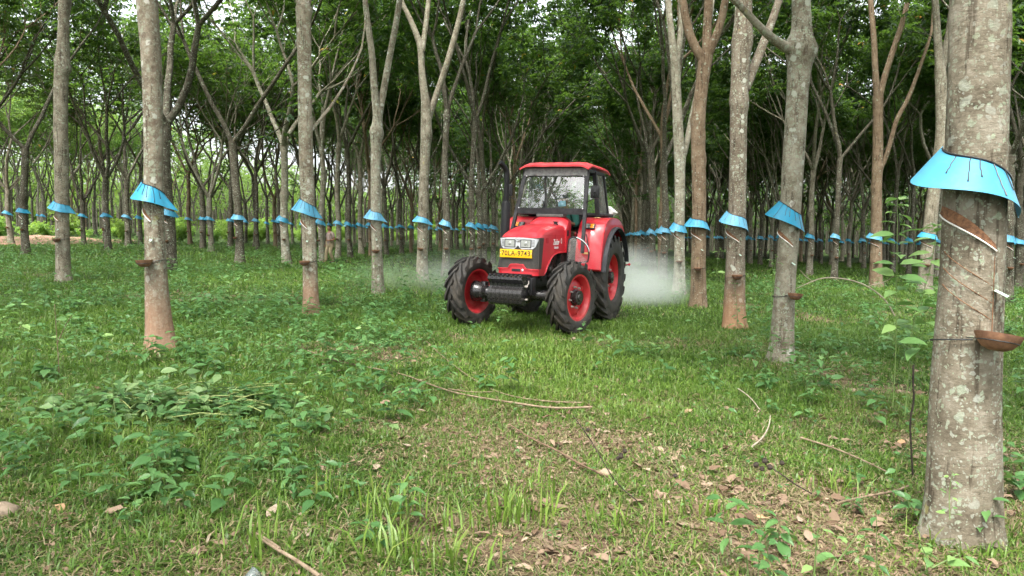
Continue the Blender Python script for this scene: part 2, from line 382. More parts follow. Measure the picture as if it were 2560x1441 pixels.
# ------------------------------------------------------------------ leaves
def unit(a): return a / np.maximum(np.linalg.norm(a, axis=-1, keepdims=True), 1e-9)
def leaf_arrays(p, d, L, Wd, rg, fold=0.25, flat=0.0):
    """p,d: (N,3) base and direction; a leaf is a folded rhomb of two triangles pairs"""
    n = len(p); up = np.zeros((n, 3)); up[:, 2] = 1
    up = up + rg.normal(0, 0.35 * (1 - flat), (n, 3))
    s = unit(np.cross(d, up)); nn = np.cross(s, d)
    L = np.broadcast_to(np.asarray(L, float), (n,))[:, None]; Wd = np.broadcast_to(np.asarray(Wd, float), (n,))[:, None]
    mid = p + d * L * 0.45
    a = mid + s * Wd * 0.5 + nn * Wd * fold; b = mid - s * Wd * 0.5 + nn * Wd * fold
    tip = p + d * L - nn * L * 0.12
    V = np.stack([p, a, tip, b], 1).reshape(-1, 3)
    i = np.arange(n)[:, None] * 4
    F = np.concatenate([i + np.array([[0, 1, 2]]), i + np.array([[0, 2, 3]])], 1).reshape(-1, 3)
    return V, F
def crown_arrays(tips, rg, per=60, spread=0.5, Lm=0.19, wr=0.42, whorl=True):
    """whorls of drooping three-fingered leaves round the shoot tips"""
    T = np.asarray(tips, float); tone = np.clip(rg.normal(0.42, 0.17, len(T)), 0, 0.9)
    P0 = np.repeat(T, per, 0); n = len(P0); base = np.repeat(tone, per) + rg.normal(0, 0.10, n)
    az = rg.uniform(0, 2 * np.pi, n); el = rg.uniform(-0.75, 0.45, n)
    d0 = unit(np.stack([np.cos(az), np.sin(az), el], -1))
    P0 = P0 + d0 * (rg.uniform(0.25, 1.3, n) * spread)[:, None] + rg.normal(0, spread * 0.28, (n, 3)) * np.array([1, 1, 1.3])
    d0 = unit(d0 + np.array([0, 0, -0.45]) + rg.normal(0, 0.25, (n, 3)))
    Vs, Fs, Rs = [], [], []; off = 0; base = np.clip(base, 0, 0.97); base[rg.uniform(0, 1, n) < 0.004] = 0.995
    side = unit(np.cross(d0, np.array([0, 0, 1.0])))
    for k, ang in enumerate((-0.85, 0.0, 0.85)):
        d = unit(d0 * math.cos(ang) + side * math.sin(ang) + np.array([0, 0, -0.12]))
        Ls = Lm * rg.uniform(0.7, 1.25, n)
        V, F = leaf_arrays(P0 + d * 0.02, d, Ls, Ls * wr, rg)
        Vs.append(V); Fs.append(F + off); off += len(V); Rs.append(np.repeat(np.clip(base + rg.normal(0, 0.05, n) * (base < 0.98), 0, 1), 2))
    return np.concatenate(Vs), np.concatenate(Fs), np.concatenate(Rs)

# ------------------------------------------------------------------ trees
def grow(mb, tips, p, d, r, lvl, rg, maxlvl=4, sides=7):
    L = [3.0, 2.6, 2.0, 1.3][lvl - 1] * rg.uniform(0.8, 1.25); n = 5
    pts = [p]; rad = [r]; dd = Vector(d)
    for i in range(n):
        dd = (dd + Vector((rg.uniform(-.13, .13), rg.uniform(-.13, .13), 0.055))).normalized()
        p = p + dd * (L / n); pts.append(p); rad.append(r * (1 - 0.30 * (i + 1) / n))
    mb.tube(pts, rad, n=max(3, sides - 2 * (lvl - 1)), cap=False)
    re = rad[-1]
    if lvl == maxlvl:
        tips.append(tuple(pts[-1])); tips.append(tuple(pts[3])); tips.append(tuple(pts[1] + Vector((rg.uniform(-.4, .4), rg.uniform(-.4, .4), rg.uniform(-.3, .2)))))
        return
    if lvl == maxlvl - 1: tips.append(tuple(pts[3]))
    k = rg.choice([2, 3, 3] if lvl == 1 else [2, 2, 3]); a0 = rg.uniform(0, 6.28); u = dd.orthogonal().normalized(); w = dd.cross(u)
    for j in range(k):
        a = a0 + j * 2 * math.pi / k + rg.uniform(-.5, .5); s = math.tan(R(rg.uniform(12, 36)))
        grow(mb, tips, p, (dd + u * (math.cos(a) * s) + w * (math.sin(a) * s)).normalized(), max(.014, re * rg.uniform(0.72, 0.94)), lvl + 1, rg, maxlvl, sides)
    for j in range(rg.choice([0, 1, 2, 2]) if lvl == 2 else 0):
        q = pts[rg.randint(2, n - 1)]; a = rg.uniform(0, 6.28); s = rg.uniform(0.45, 0.9)
        grow(mb, tips, q, (dd + u * (math.cos(a) * s) + w * (math.sin(a) * s)).normalized(), max(0.012, re * 0.4), max(3, lvl + 1), rg, maxlvl, sides)
def knob_fun(rg, n, knobs, pts):
    ph = [rg.uniform(0, 6.28) for _ in range(4)]
    def f(i, a):
        z = pts[i].z; v = 1 + 0.030 * math.sin(2 * a + ph[0] + z * 1.3) + 0.022 * math.sin(3 * a + ph[1] - z * 2.1) + 0.015 * math.sin(5 * a + ph[2] + z * 6)
        v += 0.16 * math.exp(-max(z, 0) / 0.09) * (0.45 + 0.55 * math.cos(5 * a + ph[3]) + 0.3 * math.cos(3 * a + ph[1]))
        for (kz, amp, ka) in knobs:
            v += amp * math.exp(-((z - kz) / 0.10) ** 2) * (0.55 + 0.45 * math.cos(a - ka))
        return v
    return f
def resample(pts, rad, step):
    out, ro = [], []
    for i in range(len(pts) - 1):
        a, b = pts[i], pts[i + 1]; m = max(1, int((b - a).length / step))
        for j in range(m): out.append(a.lerp(b, j / m)); ro.append(rad[i] + (rad[i + 1] - rad[i]) * j / m)
    out.append(pts[-1]); ro.append(rad[-1]); return out, ro
def smooth_path(pts, rad, k=2):
    pts = [Vector(p) for p in pts]; rad = list(rad)
    for _ in range(k):
        q, s = [pts[0]], [rad[0]]
        for i in range(len(pts) - 1):
            q += [pts[i].lerp(pts[i + 1], .25), pts[i].lerp(pts[i + 1], .75)]; s += [rad[i] * .75 + rad[i + 1] * .25, rad[i] * .25 + rad[i + 1] * .75]
        q.append(pts[-1]); s.append(rad[-1]); pts, rad = q, s
    return pts, rad
def center_at(pts, rad, z):
    for i in range(len(pts) - 1):
        if pts[i].z <= z <= pts[i + 1].z:
            t = (z - pts[i].z) / max(1e-6, pts[i + 1].z - pts[i].z)
            return pts[i].lerp(pts[i + 1], t), rad[i] + (rad[i + 1] - rad[i]) * t
    return pts[-1], rad[-1]
SPR_, LSZ = 0.27, 0.215
class Kind:
    pass
def make_crown(name, tips, seed, per, spread, Lm):
    V, F, Rn = crown_arrays(tips, np.random.default_rng(seed), per, spread, Lm)
    return mesh_np(name, V, F, LEAF, Rn)
def generic_tree(seed, r0=0.125, fork=4.0, low=0, sides=10, per=11):
    rg = random.Random(seed); mb = MB(); tips = []
    lean = Vector((rg.uniform(-.02, .02), rg.uniform(-.02, .02), 1)); pts = []; rad = []
    n = 16
    for i in range(n + 1):
        z = -0.15 + (fork + 0.15) * i / n
        wob = Vector((0.05 * math.sin(z * 0.9 + seed), 0.05 * math.cos(z * 1.1 + seed * 2), 0)) * min(1, max(0, z) / 2)
        pts.append(Vector((lean.x * z, lean.y * z, z)) + wob)
        rad.append(r0 * ((1.0 + 0.38 * math.exp(-max(z, 0) / 0.28)) - 0.045 * min(z, 4)))
    knobs = [(rg.uniform(2.3, fork), rg.uniform(.12, .4), rg.uniform(0, 6.28)) for _ in range(rg.randint(2, 4))] + [(fork - 0.15, 0.25, 0)]
    pts2, rad2 = resample(pts, rad, 0.13)
    mb.tube(pts2, rad2, n=sides, cap=False, rfun=knob_fun(rg, sides, knobs, pts2))
    k = rg.choice([2, 3, 3, 3]); a0 = rg.uniform(0, 6.28)
    for j in range(k):
        a = a0 + j * 6.283 / k + rg.uniform(-.4, .4); s = math.tan(R(rg.uniform(13, 34)))
        grow(mb, tips, pts2[-1] - Vector((0, 0, 0.06)), Vector((math.cos(a) * s, math.sin(a) * s, 1)).normalized(), rad2[-1] * rg.uniform(0.66, 0.88), 1, rg, sides=7)
    for j in range(low):
        q, _ = center_at(pts2, rad2, rg.uniform(3.0, fork)); a = rg.uniform(0, 6.28)
        grow(mb, tips, q, Vector((math.cos(a), math.sin(a), rg.uniform(.5, 1.1))).normalized(), 0.03, 3, rg, sides=7)
    k = Kind(); me = bpy.data.meshes.new('trunk'); me.from_pydata(mb.v, [], mb.f); finish(me, 180); k.trunk = me
    k.tips = tips; k.path = (pts2, rad2); k.crown = make_crown('crown', tips, seed, 15, SPR_, LSZ); k.thin = make_crown('crown', tips, seed, 8, SPR_, LSZ)
    return k
KINDS = [generic_tree(11 + i * 7, r0=[.115, .125, .105, .12, .13, .11, .12, .115, .11, .125][i], fork=[3.7, 4.9, 5.6, 4.3, 4.6, 3.1, 6.0, 3.4, 5.3, 4.0][i], low=[0, 0, 0, 1, 0, 0, 0, 1, 0, 0][i]) for i in range(10)]
print('TIPS', [len(k.tips) for k in KINDS])
for i, k in enumerate(KINDS):
    k.trunk.materials.append(None)

# rain guard: a sheet bent round the front of the trunk, its top edge slanting down to the right, its skirt flaring out, widest at its left end
def guard_mb(rt, seed=0, na=28, detail=True, end=116):
    rg = random.Random(seed); vs = []; fs = []; rows = 5
    a0, a1 = R(-125 + rg.uniform(-8, 8)), R(end + rg.uniform(-6, 6)); h = 0.168 + rg.uniform(-.015, .02); fs_ = rg.uniform(.9, 1.15); dr_ = rg.uniform(.17, .23)
    def pt(s, t, off=0.0):
        a = a0 + (a1 - a0) * s; flare = fs_ * float(np.interp(math.degrees(a), [-125, -65, 0, 45, 70, 116], [.135, .150, .100, .045, .040, .140]))
        wave = 0.0
        r = rt * 1.06 + 0.004 + flare * t + wave + off
        ztop = 0.5 * dr_ - dr_ * s + 0.009 * math.sin(s * 9 + seed)
        z = ztop - h * t * (1.0 + 0.07 * math.exp(-((a - .5) / .6) ** 2)) 
        return Vector((math.sin(a) * r, -math.cos(a) * r, z))
    mb = MB()
    for i in range(na + 1):
        for j in range(rows): vs.append(pt(i / na, j / (rows - 1)))
    for i in range(na):
        for j in range(rows - 1):
            a = i * rows + j; fs.append((a, a + 1, a + rows + 1, a + rows))
    # second skin for thickness
    n0 = len(vs)
    for i in range(na + 1):
        for j in range(rows): vs.append(pt(i / na, j / (rows - 1), -0.0025))
    for i in range(na):
        for j in range(rows - 1):
            a = n0 + i * rows + j; fs.append((a, a + rows, a + rows + 1, a + 1))
    for i in range(na):
        a = i * rows + rows - 1; fs.append((a, a + n0, a + n0 + rows, a + rows))
    mb.add(vs, fs, 0)
    tar = MB()
    if detail:
        tar.tube([pt(i / na, 0.0, 0.002) + Vector((0, 0, 0.004)) for i in range(2, na - 1)], 0.005, n=5)
        for s in (0.30, 0.42, 0.49, 0.60, 0.72):
            e = rg.uniform(.5, .97)
            tar.tube([pt(s + rg.uniform(-.004, .004) + 0.012 * t, t, 0.003) for t in np.linspace(0.0, e, 7)], [0.0026] * 6 + [0.0042], n=5)
    return mb, tar
def add_guard(c, r, label, group, seed=0, detail=True, rz=0.0, end=116, near=False, shared={}):
    key = (seed % 5, detail, round(r, 2), end)
    if key not in shared:
        mb, tar = guard_mb(r, seed, 28 if detail else 14, detail, end)
        o = mb.build('rain_guard', GUARDM, None, 60); d = o.data
        t = tar.build('tar_streaks', TAR, o, 60).data if detail else None
        shared[key] = (d, t)
    else:
        d, t = shared[key]; o = link('rain_guard', d)
        if t: link('tar_streaks', t, o)
    rq = random.Random(int(c[0] * 1000) + seed); o.location = c; o.rotation_euler = (R(rq.uniform(-4, 4)), R(rq.uniform(-5, 5)), rz) if not near else (0, 0, rz)
    return tag(o, label, 'rain guard', group)
# latex cup: a thick clay bowl tied to the trunk by a wire loop
def cup_meshes(rt, R0=0.085, seed=0, detail=True, shared={}):
    key = (seed % 3, round(rt, 2), detail, R0)
    if key in shared: return shared[key]
    b = MB(); H = 0.075
    b.lathe([(0.0, -H), (0.32 * R0, -H), (0.62 * R0, -H * 0.82), (0.88 * R0, -H * 0.4), (R0, 0.0), (R0 * 1.02, 0.006), (R0 * 0.94, 0.006), (R0 * 0.90, -0.004), (R0 * 0.76, -H * 0.42), (R0 * 0.5, -H * 0.74), (0, -H * 0.84)], n=28 if detail else 12, m=0)
    x = b.build('bowl', [CLAY], None, 50); me = x.data; bpy.data.objects.remove(x)
    b = MB(); b.lathe([(0.0, -H * 0.62), (R0 * 0.45, -H * 0.62), (R0 * 0.66, -H * 0.55)], n=16); x = b.build('latex', LATEX, None, 50); ml = x.data; bpy.data.objects.remove(x)
    mw = None
    if detail:
        b = MB(); cy_ = R0 + rt * 1.04
        pts = [Vector((math.sin(a) * (rt * 1.05 + .004), cy_ - math.cos(a) * (rt * 1.05 + .004), -0.035 + 0.03 * math.sin(a * 1.0 + 0.3))) for a in np.linspace(0.35, 2 * math.pi - 0.35, 26)]
        b.tube(pts, 0.0042, n=5)
        b.tube([Vector((math.sin(a) * R0 * 0.86, -math.cos(a) * R0 * 0.86, -0.032)) for a in np.linspace(0.0, 2 * math.pi, 24)], 0.0035, n=5)
        for sx in (-1, 1): b.tube([Vector((sx * R0 * 0.8, R0 * 0.35, -0.032)), Vector((sx * rt * 0.55, R0 + rt * 0.12, -0.03))], 0.0035, n=4)
        x = b.build('wire', WIRE, None, 60); mw = x.data; bpy.data.objects.remove(x)
    shared[key] = (me, ml, mw); return shared[key]
def add_cup(c, rt, rz, label, group, seed=0, detail=True, tilt=0.0, R0=0.085, roll=0.0):
    me, ml, mw = cup_meshes(rt, R0, seed, detail)
    d = Vector((math.sin(rz), -math.cos(rz), 0))
    o = link('latex_cup', me); o.location = Vector(c) + d * (rt * 1.02 + R0); o.rotation_euler = (tilt, roll, rz)
    if detail:
        link('latex', ml, o); link('wire', mw, o)
    return tag(o, label, 'cup', group)
def cut_part(parent, pts, rad, rfun_amp, z0, face, near):
    """slanting tapping groove with a white latex line along its lower edge, spout and drip line below"""
    def s(a, z, off):
        c, r = center_at(pts, rad, z); rr = r * 1.035 + off
        return c + Vector((math.sin(face + a) * rr, -math.cos(face + a) * rr, 0))
    n = 14; vs = []; fs = []
    for i in range(n + 1):
        t = i / n; a = R(-118 + 122 * t); z = z0 + 0.10 - 0.19 * t + 0.02 * math.sin(t * 3); w = (0.056 if near else 0.045) * (0.4 + 0.6 * math.sin(math.pi * min(1, t * .9 + .12)))
        vs += [s(a, z + w, 0.001), s(a, z + w * 0.2, 0.006), s(a, z - 0.004, 0.010), s(a, z - 0.012, 0.002)]
    for i in range(n):
        for j in range(3): b = 4 * i + j; fs.append((b, b + 1, b + 5, b + 4))
    mb = MB(); mb.add(vs, fs); o = mb.build('tapping_cut', CUTB, parent, 60)
    mb = MB(); mb.tube([s(R(-118 + 122 * t), z0 + 0.088 - 0.19 * t + 0.02 * math.sin(t * 3), 0.010) for t in np.linspace(0, 1, 14)], 0.0042 if near else 0.006, n=5); mb.build('latex_line', LATEX, o, 60)
    if near:
        mb = MB(); mb.tube([s(R(4), z0 - 0.13 - 0.46 * t, -0.001) for t in np.linspace(0, 1, 8)], 0.0024, n=4); mb.build('drip_line', CUTB, o, 60)
        for q in (1, 2, 3):
            mb = MB(); mb.tube([s(R(-95 + 96 * t), z0 - 0.02 - 0.085 * q - 0.17 * t, -0.002) for t in np.linspace(0, 1, 10)], 0.0022, n=4); mb.build('old_cut', CUTB, o, 60)
    mb = MB(); c = s(R(4), z0 - 0.30, 0.0); d = (s(R(9), z0 - 0.30, 0.1) - c).normalized(); sd = d.cross(Vector((0, 0, 1)))
    for sgn in (-1, 1):
        mb.add([c + sd * (0.0), c + d * 0.07 - Vector((0, 0, .028)), c + d * 0.07 - Vector((0, 0, .020)) + sd * (0.018 * sgn), c + sd * (0.016 * sgn) + Vector((0, 0, .008))], [(0, 1, 2, 3) if sgn > 0 else (3, 2, 1, 0)])
    mb.build('spout', SPOUT, parent, 0)
    return o

TREES = []            # (x, y) of every standing tree
def lab(*w): return ' '.join(' '.join(w).split())
def hand_tree(base, path, d, limbs=(), barkm=BARK_G, label='', seed=1, knobs=(), guard='', cup='', cup_face=0.0, guard_face=0.0, near=False, sides=14, zg=1.95, zc=0.98, zcut=1.60, per=16, flare=0.38, tilt=0.0, crown_base=True, stump=()):
    """path: (px, py, width px) up the trunk; limbs: lists of (px, py, width px, extra depth)"""
    rg = random.Random(seed)
    b = P(base[0], base[1], d); b.z = gzf(b.x, b.y)
    t = empty('rubber_tree', b, label, 'tree')
    sc = d / F_PX / math.cos(math.atan((base[0] - 1280) / F_PX)) ** 0
    loc = lambda px, py, dd=0.0: P(px, py, d + dd) - b
    pts = [loc(px, py) for px, py, w in path]; rad = [w * sc / 2 for px, py, w in path]
    pts.insert(0, Vector((pts[0].x * 1.0, pts[0].y, -0.15))); rad.insert(0, rad[0] * 1.1); pts[1].z = 0.0
    pts, rad = smooth_path(pts, rad, 2); pts, rad = resample(pts, rad, 0.09)
    rad = [r * (1 + flare * 0.35 * math.exp(-max(p.z, 0) / 0.16)) for p, r in zip(pts, rad)]
    kn = [(loc(px, py).z, amp, ang) for px, py, amp, ang in knobs]
    mb = MB(); tips = []; rf = knob_fun(rg, sides, kn, pts)
    mb.tube(pts, rad, n=sides, cap=False, rfun=rf)
    top = pts[-1]
    ends = []
    for L in limbs:
        lp = [loc(q[0], q[1], q[3] if len(q) > 3 else 0.0) for q in L]; lr = [q[2] * sc / 2 for q in L]
        lp, lr = smooth_path(lp, lr, 2); mb.tube(lp, lr, n=max(7, sides - 4), cap=False, rfun=knob_fun(rg, sides, [], lp)); ends.append((lp[-1], (lp[-1] - lp[-2]).normalized(), lr[-1]))
    if not limbs: ends = [(top, (pts[-1] - pts[-3]).normalized(), rad[-1])]
    for (p, dd, r) in ends:
        lvl = 1 if p.z < 7 else 2
        if not limbs:
            for j in range(3):
                a = j * 2.1 + rg.uniform(0, .8); s = math.tan(R(rg.uniform(12, 28)))
                grow(mb, tips, p - dd * 0.05, (dd + Vector((math.cos(a) * s, math.sin(a) * s, 0))).normalized(), r * 0.7, 1, rg)
        else: grow(mb, tips, p - dd * 0.02, (dd + Vector((0, 0, 0.3))).normalized(), r * 0.97, lvl, rg)
    tr = mb.build('trunk', barkm, t, 180)
    for L in stump:
        sb = MB(); lp = [loc(q[0], q[1], q[3]) for q in L]; lr = [q[2] * sc / 2 for q in L]
        sb.tube(lp, lr, n=10); sb.build('branch_stub', barkm, t, 50)
    link('crown', make_crown('crown', tips, seed * 3 + 1, per, SPR_, LSZ), t)
    TREES.append((b.x, b.y))
    cut_part(t, pts, rad, 0, zcut, R(rg.uniform(-5, 5)), near)
    if guard:
        c, r = center_at(pts, rad, zg); add_guard(b + c, r, guard, 'blue rain guards on the trunks', seed, True, guard_face, 76 if b.x > .5 else 116, near)
    if cup:
        c, r = center_at(pts, rad, zc); add_cup(b + c, r, cup_face, cup, 'clay latex cups on the trunks', seed, True, tilt, 0.105 if near else 0.092, R(11) if near else R(rg.uniform(-5, 7)))
    return t
GA = 'blue plastic rain guard'
CU = 'brown clay latex cup'
hand_tree((2402, 1345), [(2400, 1345, 180), (2406, 1210, 166), (2412, 1000, 156), (2424, 800, 143), (2434, 600, 137), (2440, 450, 136), (2444, 200, 134), (2449, 0, 132), (2452, -300, 128), (2455, -560, 120)], 3.86, barkm=BARK_G,
    label='thickest rubber trunk, nearest of all, at the right edge with pale lichen spots', seed=3, near=True, sides=28, zc=1.13, cup_face=R(-3), guard_face=R(2), zg=1.985, zcut=1.64, flare=0.06, tilt=R(-6), knobs=[(2440, 80, 0.02, 0)],
    guard=GA + ' with long black tar drips, largest and nearest, at the right edge', cup='tilted clay latex cup with pale rim wired to the thickest trunk at the right edge')
hand_tree((1953, 907), [(1953, 907, 62), (1957, 800, 55), (1961, 720, 52), (1972, 600, 48), (1981, 450, 52), (1990, 300, 50), (1996, 200, 50), (2001, 120, 64), (2004, 80, 46), (2003, 0, 43), (2000, -200, 40)], 9.35, barkm=BARK_P,
    limbs=[[(1990, 130, 30, 0), (1945, 108, 21, -.1), (1905, 75, 18, -.2), (1860, 25, 15, -.3), (1815, -20, 13, -.4), (1760, -120, 14, -.5)], [(2000, -190, 39, 0), (2004, -330, 36, 0.1)]],
    label='pale leaning rubber trunk covered in lichen, with one bare branch reaching up left', seed=5, sides=22, cup_face=R(15), guard_face=R(2), zc=0.88, zg=1.94, zcut=1.56, knobs=[(2001, 125, 0.35, 0.3), (2001, 108, 0.25, 2.8)],
    guard=GA + ' on the pale leaning trunk with the bare branch', cup=CU + ' sticking out right from the pale leaning trunk')
hand_tree((1836, 828), [(1836, 828, 56), (1837, 740, 50), (1839, 640, 46), (1842, 540, 44), (1845, 400, 42), (1848, 260, 41), (1850, 180, 42), (1855, 100, 46), (1858, 40, 40), (1861, -60, 38)], 12.6, barkm=BARK_O,
    limbs=[[(1862, 225, 24, 0.1), (1880, 180, 24, 0.25), (1905, 120, 22, 0.4), (1935, 40, 20, .5), (1960, -40, 18, .6)], [(1861, -50, 37, 0), (1850, -150, 33, 0), (1846, -240, 30, 0)]],
    label='rubber trunk with an orange stained foot and a swollen knob high up', seed=7, sides=18, cup_face=R(-10), guard_face=R(2), zc=0.95, knobs=[(1852, 105, 0.30, 1.0), (1849, 245, 0.22, 3.0), (1847, 262, 0.2, 5.2)],
    guard=GA + ' on the trunk with the orange stained foot', cup=CU + ' with a leaf across it, on the trunk with the orange foot')
hand_tree((1745, 772), [(1745, 772, 42), (1746, 690, 37), (1748, 560, 36), (1747, 430, 34), (1744, 330, 34), (1750, 250, 31), (1758, 190, 31), (1764, 140, 36)], 16.4, barkm=BARK_B,
    limbs=[[(1757, 150, 24, 0), (1735, 115, 22, 0), (1718, 70, 20, 0), (1706, 0, 19, 0), (1700, -90, 17, 0)], [(1766, 140, 24, 0), (1768, 70, 22, .1), (1772, 0, 22, .1), (1772, -100, 19, .2)], [(1770, 142, 22, 0), (1788, 95, 20, -.1), (1803, 55, 19, -.1), (1815, -10, 18, -.2), (1830, -100, 15, -.3)]],
    label='smooth brown rubber trunk forking into three above the mist', seed=9, sides=16, cup_face=R(-17), guard_face=R(2), zc=0.9, knobs=[(1746, 400, .22, 1), (1748, 300, .25, 3.5), (1745, 340, .15, 5)],
    guard=GA + ' on the smooth brown trunk that forks in three', cup=CU + ' on the smooth brown trunk that forks in three')
hand_tree((1697, 738), [(1697, 738, 34), (1698, 680, 28), (1699, 560, 26), (1700, 450, 25), (1699, 400, 27), (1694, 300, 24), (1690, 200, 23), (1688, 160, 24)], 20.4, barkm=BARK_P,
    limbs=[[(1688, 170, 20, 0), (1680, 100, 17, 0), (1672, 30, 16, 0), (1668, -60, 14, 0)], [(1690, 165, 16, .1), (1700, 100, 14, .1), (1704, 40, 13, 0.1), (1700, -60, 12, 0.1)], [(1703, 410, 16, .1), (1716, 360, 15, .2), (1728, 300, 14, .3), (1750, 200, 12, .4), (1775, 60, 10, .5)]],
    label='slim pale rubber trunk standing in the white spray behind the tractor', seed=12, sides=14, cup_face=R(-12), zc=0.95, knobs=[(1699, 400, .15, 0)],
    guard=GA + ' on the slim pale trunk standing in the white spray', cup=CU + ' on the slim pale trunk in the white spray')
hand_tree((400, 886), [(402, 886, 70), (396, 800, 60), (391, 700, 51), (387, 600, 46), (384, 500, 45), (383, 400, 45), (383, 300, 46), (378, 150, 48), (372, 60, 49), (367, 0, 50), (360, -160, 46), (356, -420, 42)], 8.6, barkm=BARK_R,
    label='nearest trunk of the left half, reddish foot, pale lichen blotches', seed=15, sides=24, cup_face=R(-9), guard_face=R(2), zc=1.06, zg=1.91, knobs=[],
    guard=GA + ' with wide flared ends on the reddish trunk left', cup='dark clay latex cup jutting left from the reddish trunk with lichen blotches')
hand_tree((778, 748), [(778, 748, 42), (776, 680, 37), (773, 600, 35), (768, 480, 34), (764, 350, 33), (762, 200, 33), (759, 60, 35), (758, 20, 39)], 12.7, barkm=BARK_R,
    limbs=[[(756, 25, 26, 0), (745, -30, 22, 0), (730, -120, 20, 0)], [(760, 25, 28, 0), (772, -40, 24, .1), (780, -140, 21, .2)], [(775, 330, 9, .1), (800, 300, 8, 0.3), (840, 250, 7, .5), (880, 180, 6, .7), (905, 120, 5, .9)]],
    label='straight tan rubber trunk with lichen spots, second nearest in the left half', seed=17, sides=18, cup_face=R(-9), zc=0.95, knobs=[(758, 25, .2, 0), (764, 310, .12, 1.5)],
    guard=GA + ' on the straight tan trunk right of the walking worker' if False else GA + ' on the straight tan trunk beside the walking worker', cup='reddish clay latex cup on the straight tan trunk beside the walking worker')
hand_tree((943, 705), [(945, 705, 32), (943, 640, 26), (940, 560, 25), (939, 460, 25), (940, 380, 25), (941, 335, 32), (944, 300, 24), (945, 270, 27)], 17.6, barkm=BARK_P,
    limbs=[[(941, 285, 19, 0), (934, 200, 17, 0), (930, 130, 15, 0), (921, 70, 16, 0), (912, 0, 13, 0), (906, -80, 11, 0)], [(948, 285, 19, .1), (962, 210, 17, .1), (978, 120, 16, .1), (992, 50, 15, .1), (1002, -20, 14, .1), (1008, -90, 12, .1)]],
    label='pale rubber trunk splitting into a tall clean Y left of the tractor', seed=20, sides=16, cup_face=R(2), zc=1.05, knobs=[(941, 335, .2, 0), (942, 328, .2, 3.0)],
    guard=GA + ' on the pale trunk that splits into a tall Y', cup='orange brown latex cup on the pale trunk that splits into a tall Y')
hand_tree((1056, 710), [(1055, 710, 32), (1056, 650, 27), (1057, 570, 25), (1060, 450, 25), (1063, 380, 25), (1066, 340, 29), (1066, 290, 26), (1062, 240, 20)], 22.2, barkm=BARK_G,
    limbs=[[(1062, 245, 20, 0), (1055, 190, 17, 0), (1052, 120, 16, 0), (1045, 95, 16, 0), (1022, 40, 13, 0), (1005, 10, 11, 0), (990, -60, 9, 0)], [(1055, 130, 14, 0), (1064, 70, 13, .1), (1072, 0, 12, .2), (1076, -80, 10, .2)], [(1072, 295, 17, .1), (1090, 240, 16, .1), (1115, 170, 16, .1), (1138, 90, 14, .1), (1155, 20, 13, .1), (1170, -60, 12, .1)]],
    label='grey rubber trunk with a leaning right limb just left of the tractor', seed=22, sides=15, cup_face=R(-8), zc=1.03, knobs=[(1066, 340, .15, 0)],
    guard=GA + ' on the grey trunk just left of the tractor', cup=CU + ' on the grey trunk just left of the tractor')
hand_tree((158, 695), [(159, 695, 36), (157, 620, 33), (155, 500, 32), (152, 350, 31), (152, 200, 32), (156, 165, 34), (158, 100, 27), (160, 0, 25), (160, -80, 23)], 18.4, barkm=BARK_G,
    limbs=[[(160, -70, 23, 0), (154, -180, 20, 0)], [(162, 60, 16, .1), (172, 10, 14, .2), (180, -60, 12, .3)]],
    label='straight dark grey rubber trunk near the left edge with a knob high up', seed=25, sides=16, cup_face=R(0), zc=1.06, knobs=[(155, 172, .30, 0.2), (155, 150, .25, 3.6)],
    guard=GA + ' on the straight dark trunk near the left edge', cup=CU + ' jutting left from the straight dark trunk near the left edge')
hand_tree((2190, 722), [(2190, 722, 32), (2190, 640, 27), (2191, 560, 26), (2192, 450, 25), (2194, 400, 25), (2195, 300, 22), (2195, 240, 24)], 27.3, barkm=BARK_B,
    limbs=[[(2193, 250, 17, 0), (2188, 180, 15, 0), (2185, 100, 14, 0), (2178, 20, 13, 0), (2172, -60, 12, 0)], [(2197, 245, 18, .1), (2212, 190, 15, .1), (2235, 120, 14, .1), (2262, 40, 12, .1), (2276, -40, 11, .1)], [(2200, 425, 12, .1), (2212, 400, 12, .1), (2228, 350, 11, .1), (2240, 300, 11, .1), (2270, 250, 10, .1), (2292, 190, 9, .1), (2320, 110, 8, .1)]],
    label='brown rubber trunk with a thin low branch curving right, behind the tall weed', seed=28, sides=14, cup_face=R(-24), zc=0.95, knobs=[(2193, 420, .2, 0), (2191, 470, .2, 3)],
    guard=GA + ' on the brown trunk left of the tall weed', cup=CU + ' on the brown trunk left of the tall weed')
hand_tree((2312, 716), [(2312, 716, 36), (2318, 640, 32), (2325, 560, 30), (2335, 480, 29), (2348, 400, 32), (2354, 340, 27), (2355, 240, 27), (2350, 170, 25)], 24.2, barkm=BARK_G,
    limbs=[[(2350, 180, 22, 0), (2344, 100, 18, 0), (2338, 0, 16, 0)], [(2352, 185, 20, .1), (2368, 110, 16, .1), (2380, 20, 14, .1)]],
    label='rubber trunk leaning right, just left of the thickest trunk', seed=31, sides=14, cup_face=R(-22), zc=0.95, knobs=[(2350, 400, .25, 0)],
    guard=GA + ' on the leaning trunk behind the tall weed', cup=CU + ' on the leaning trunk behind the tall weed')
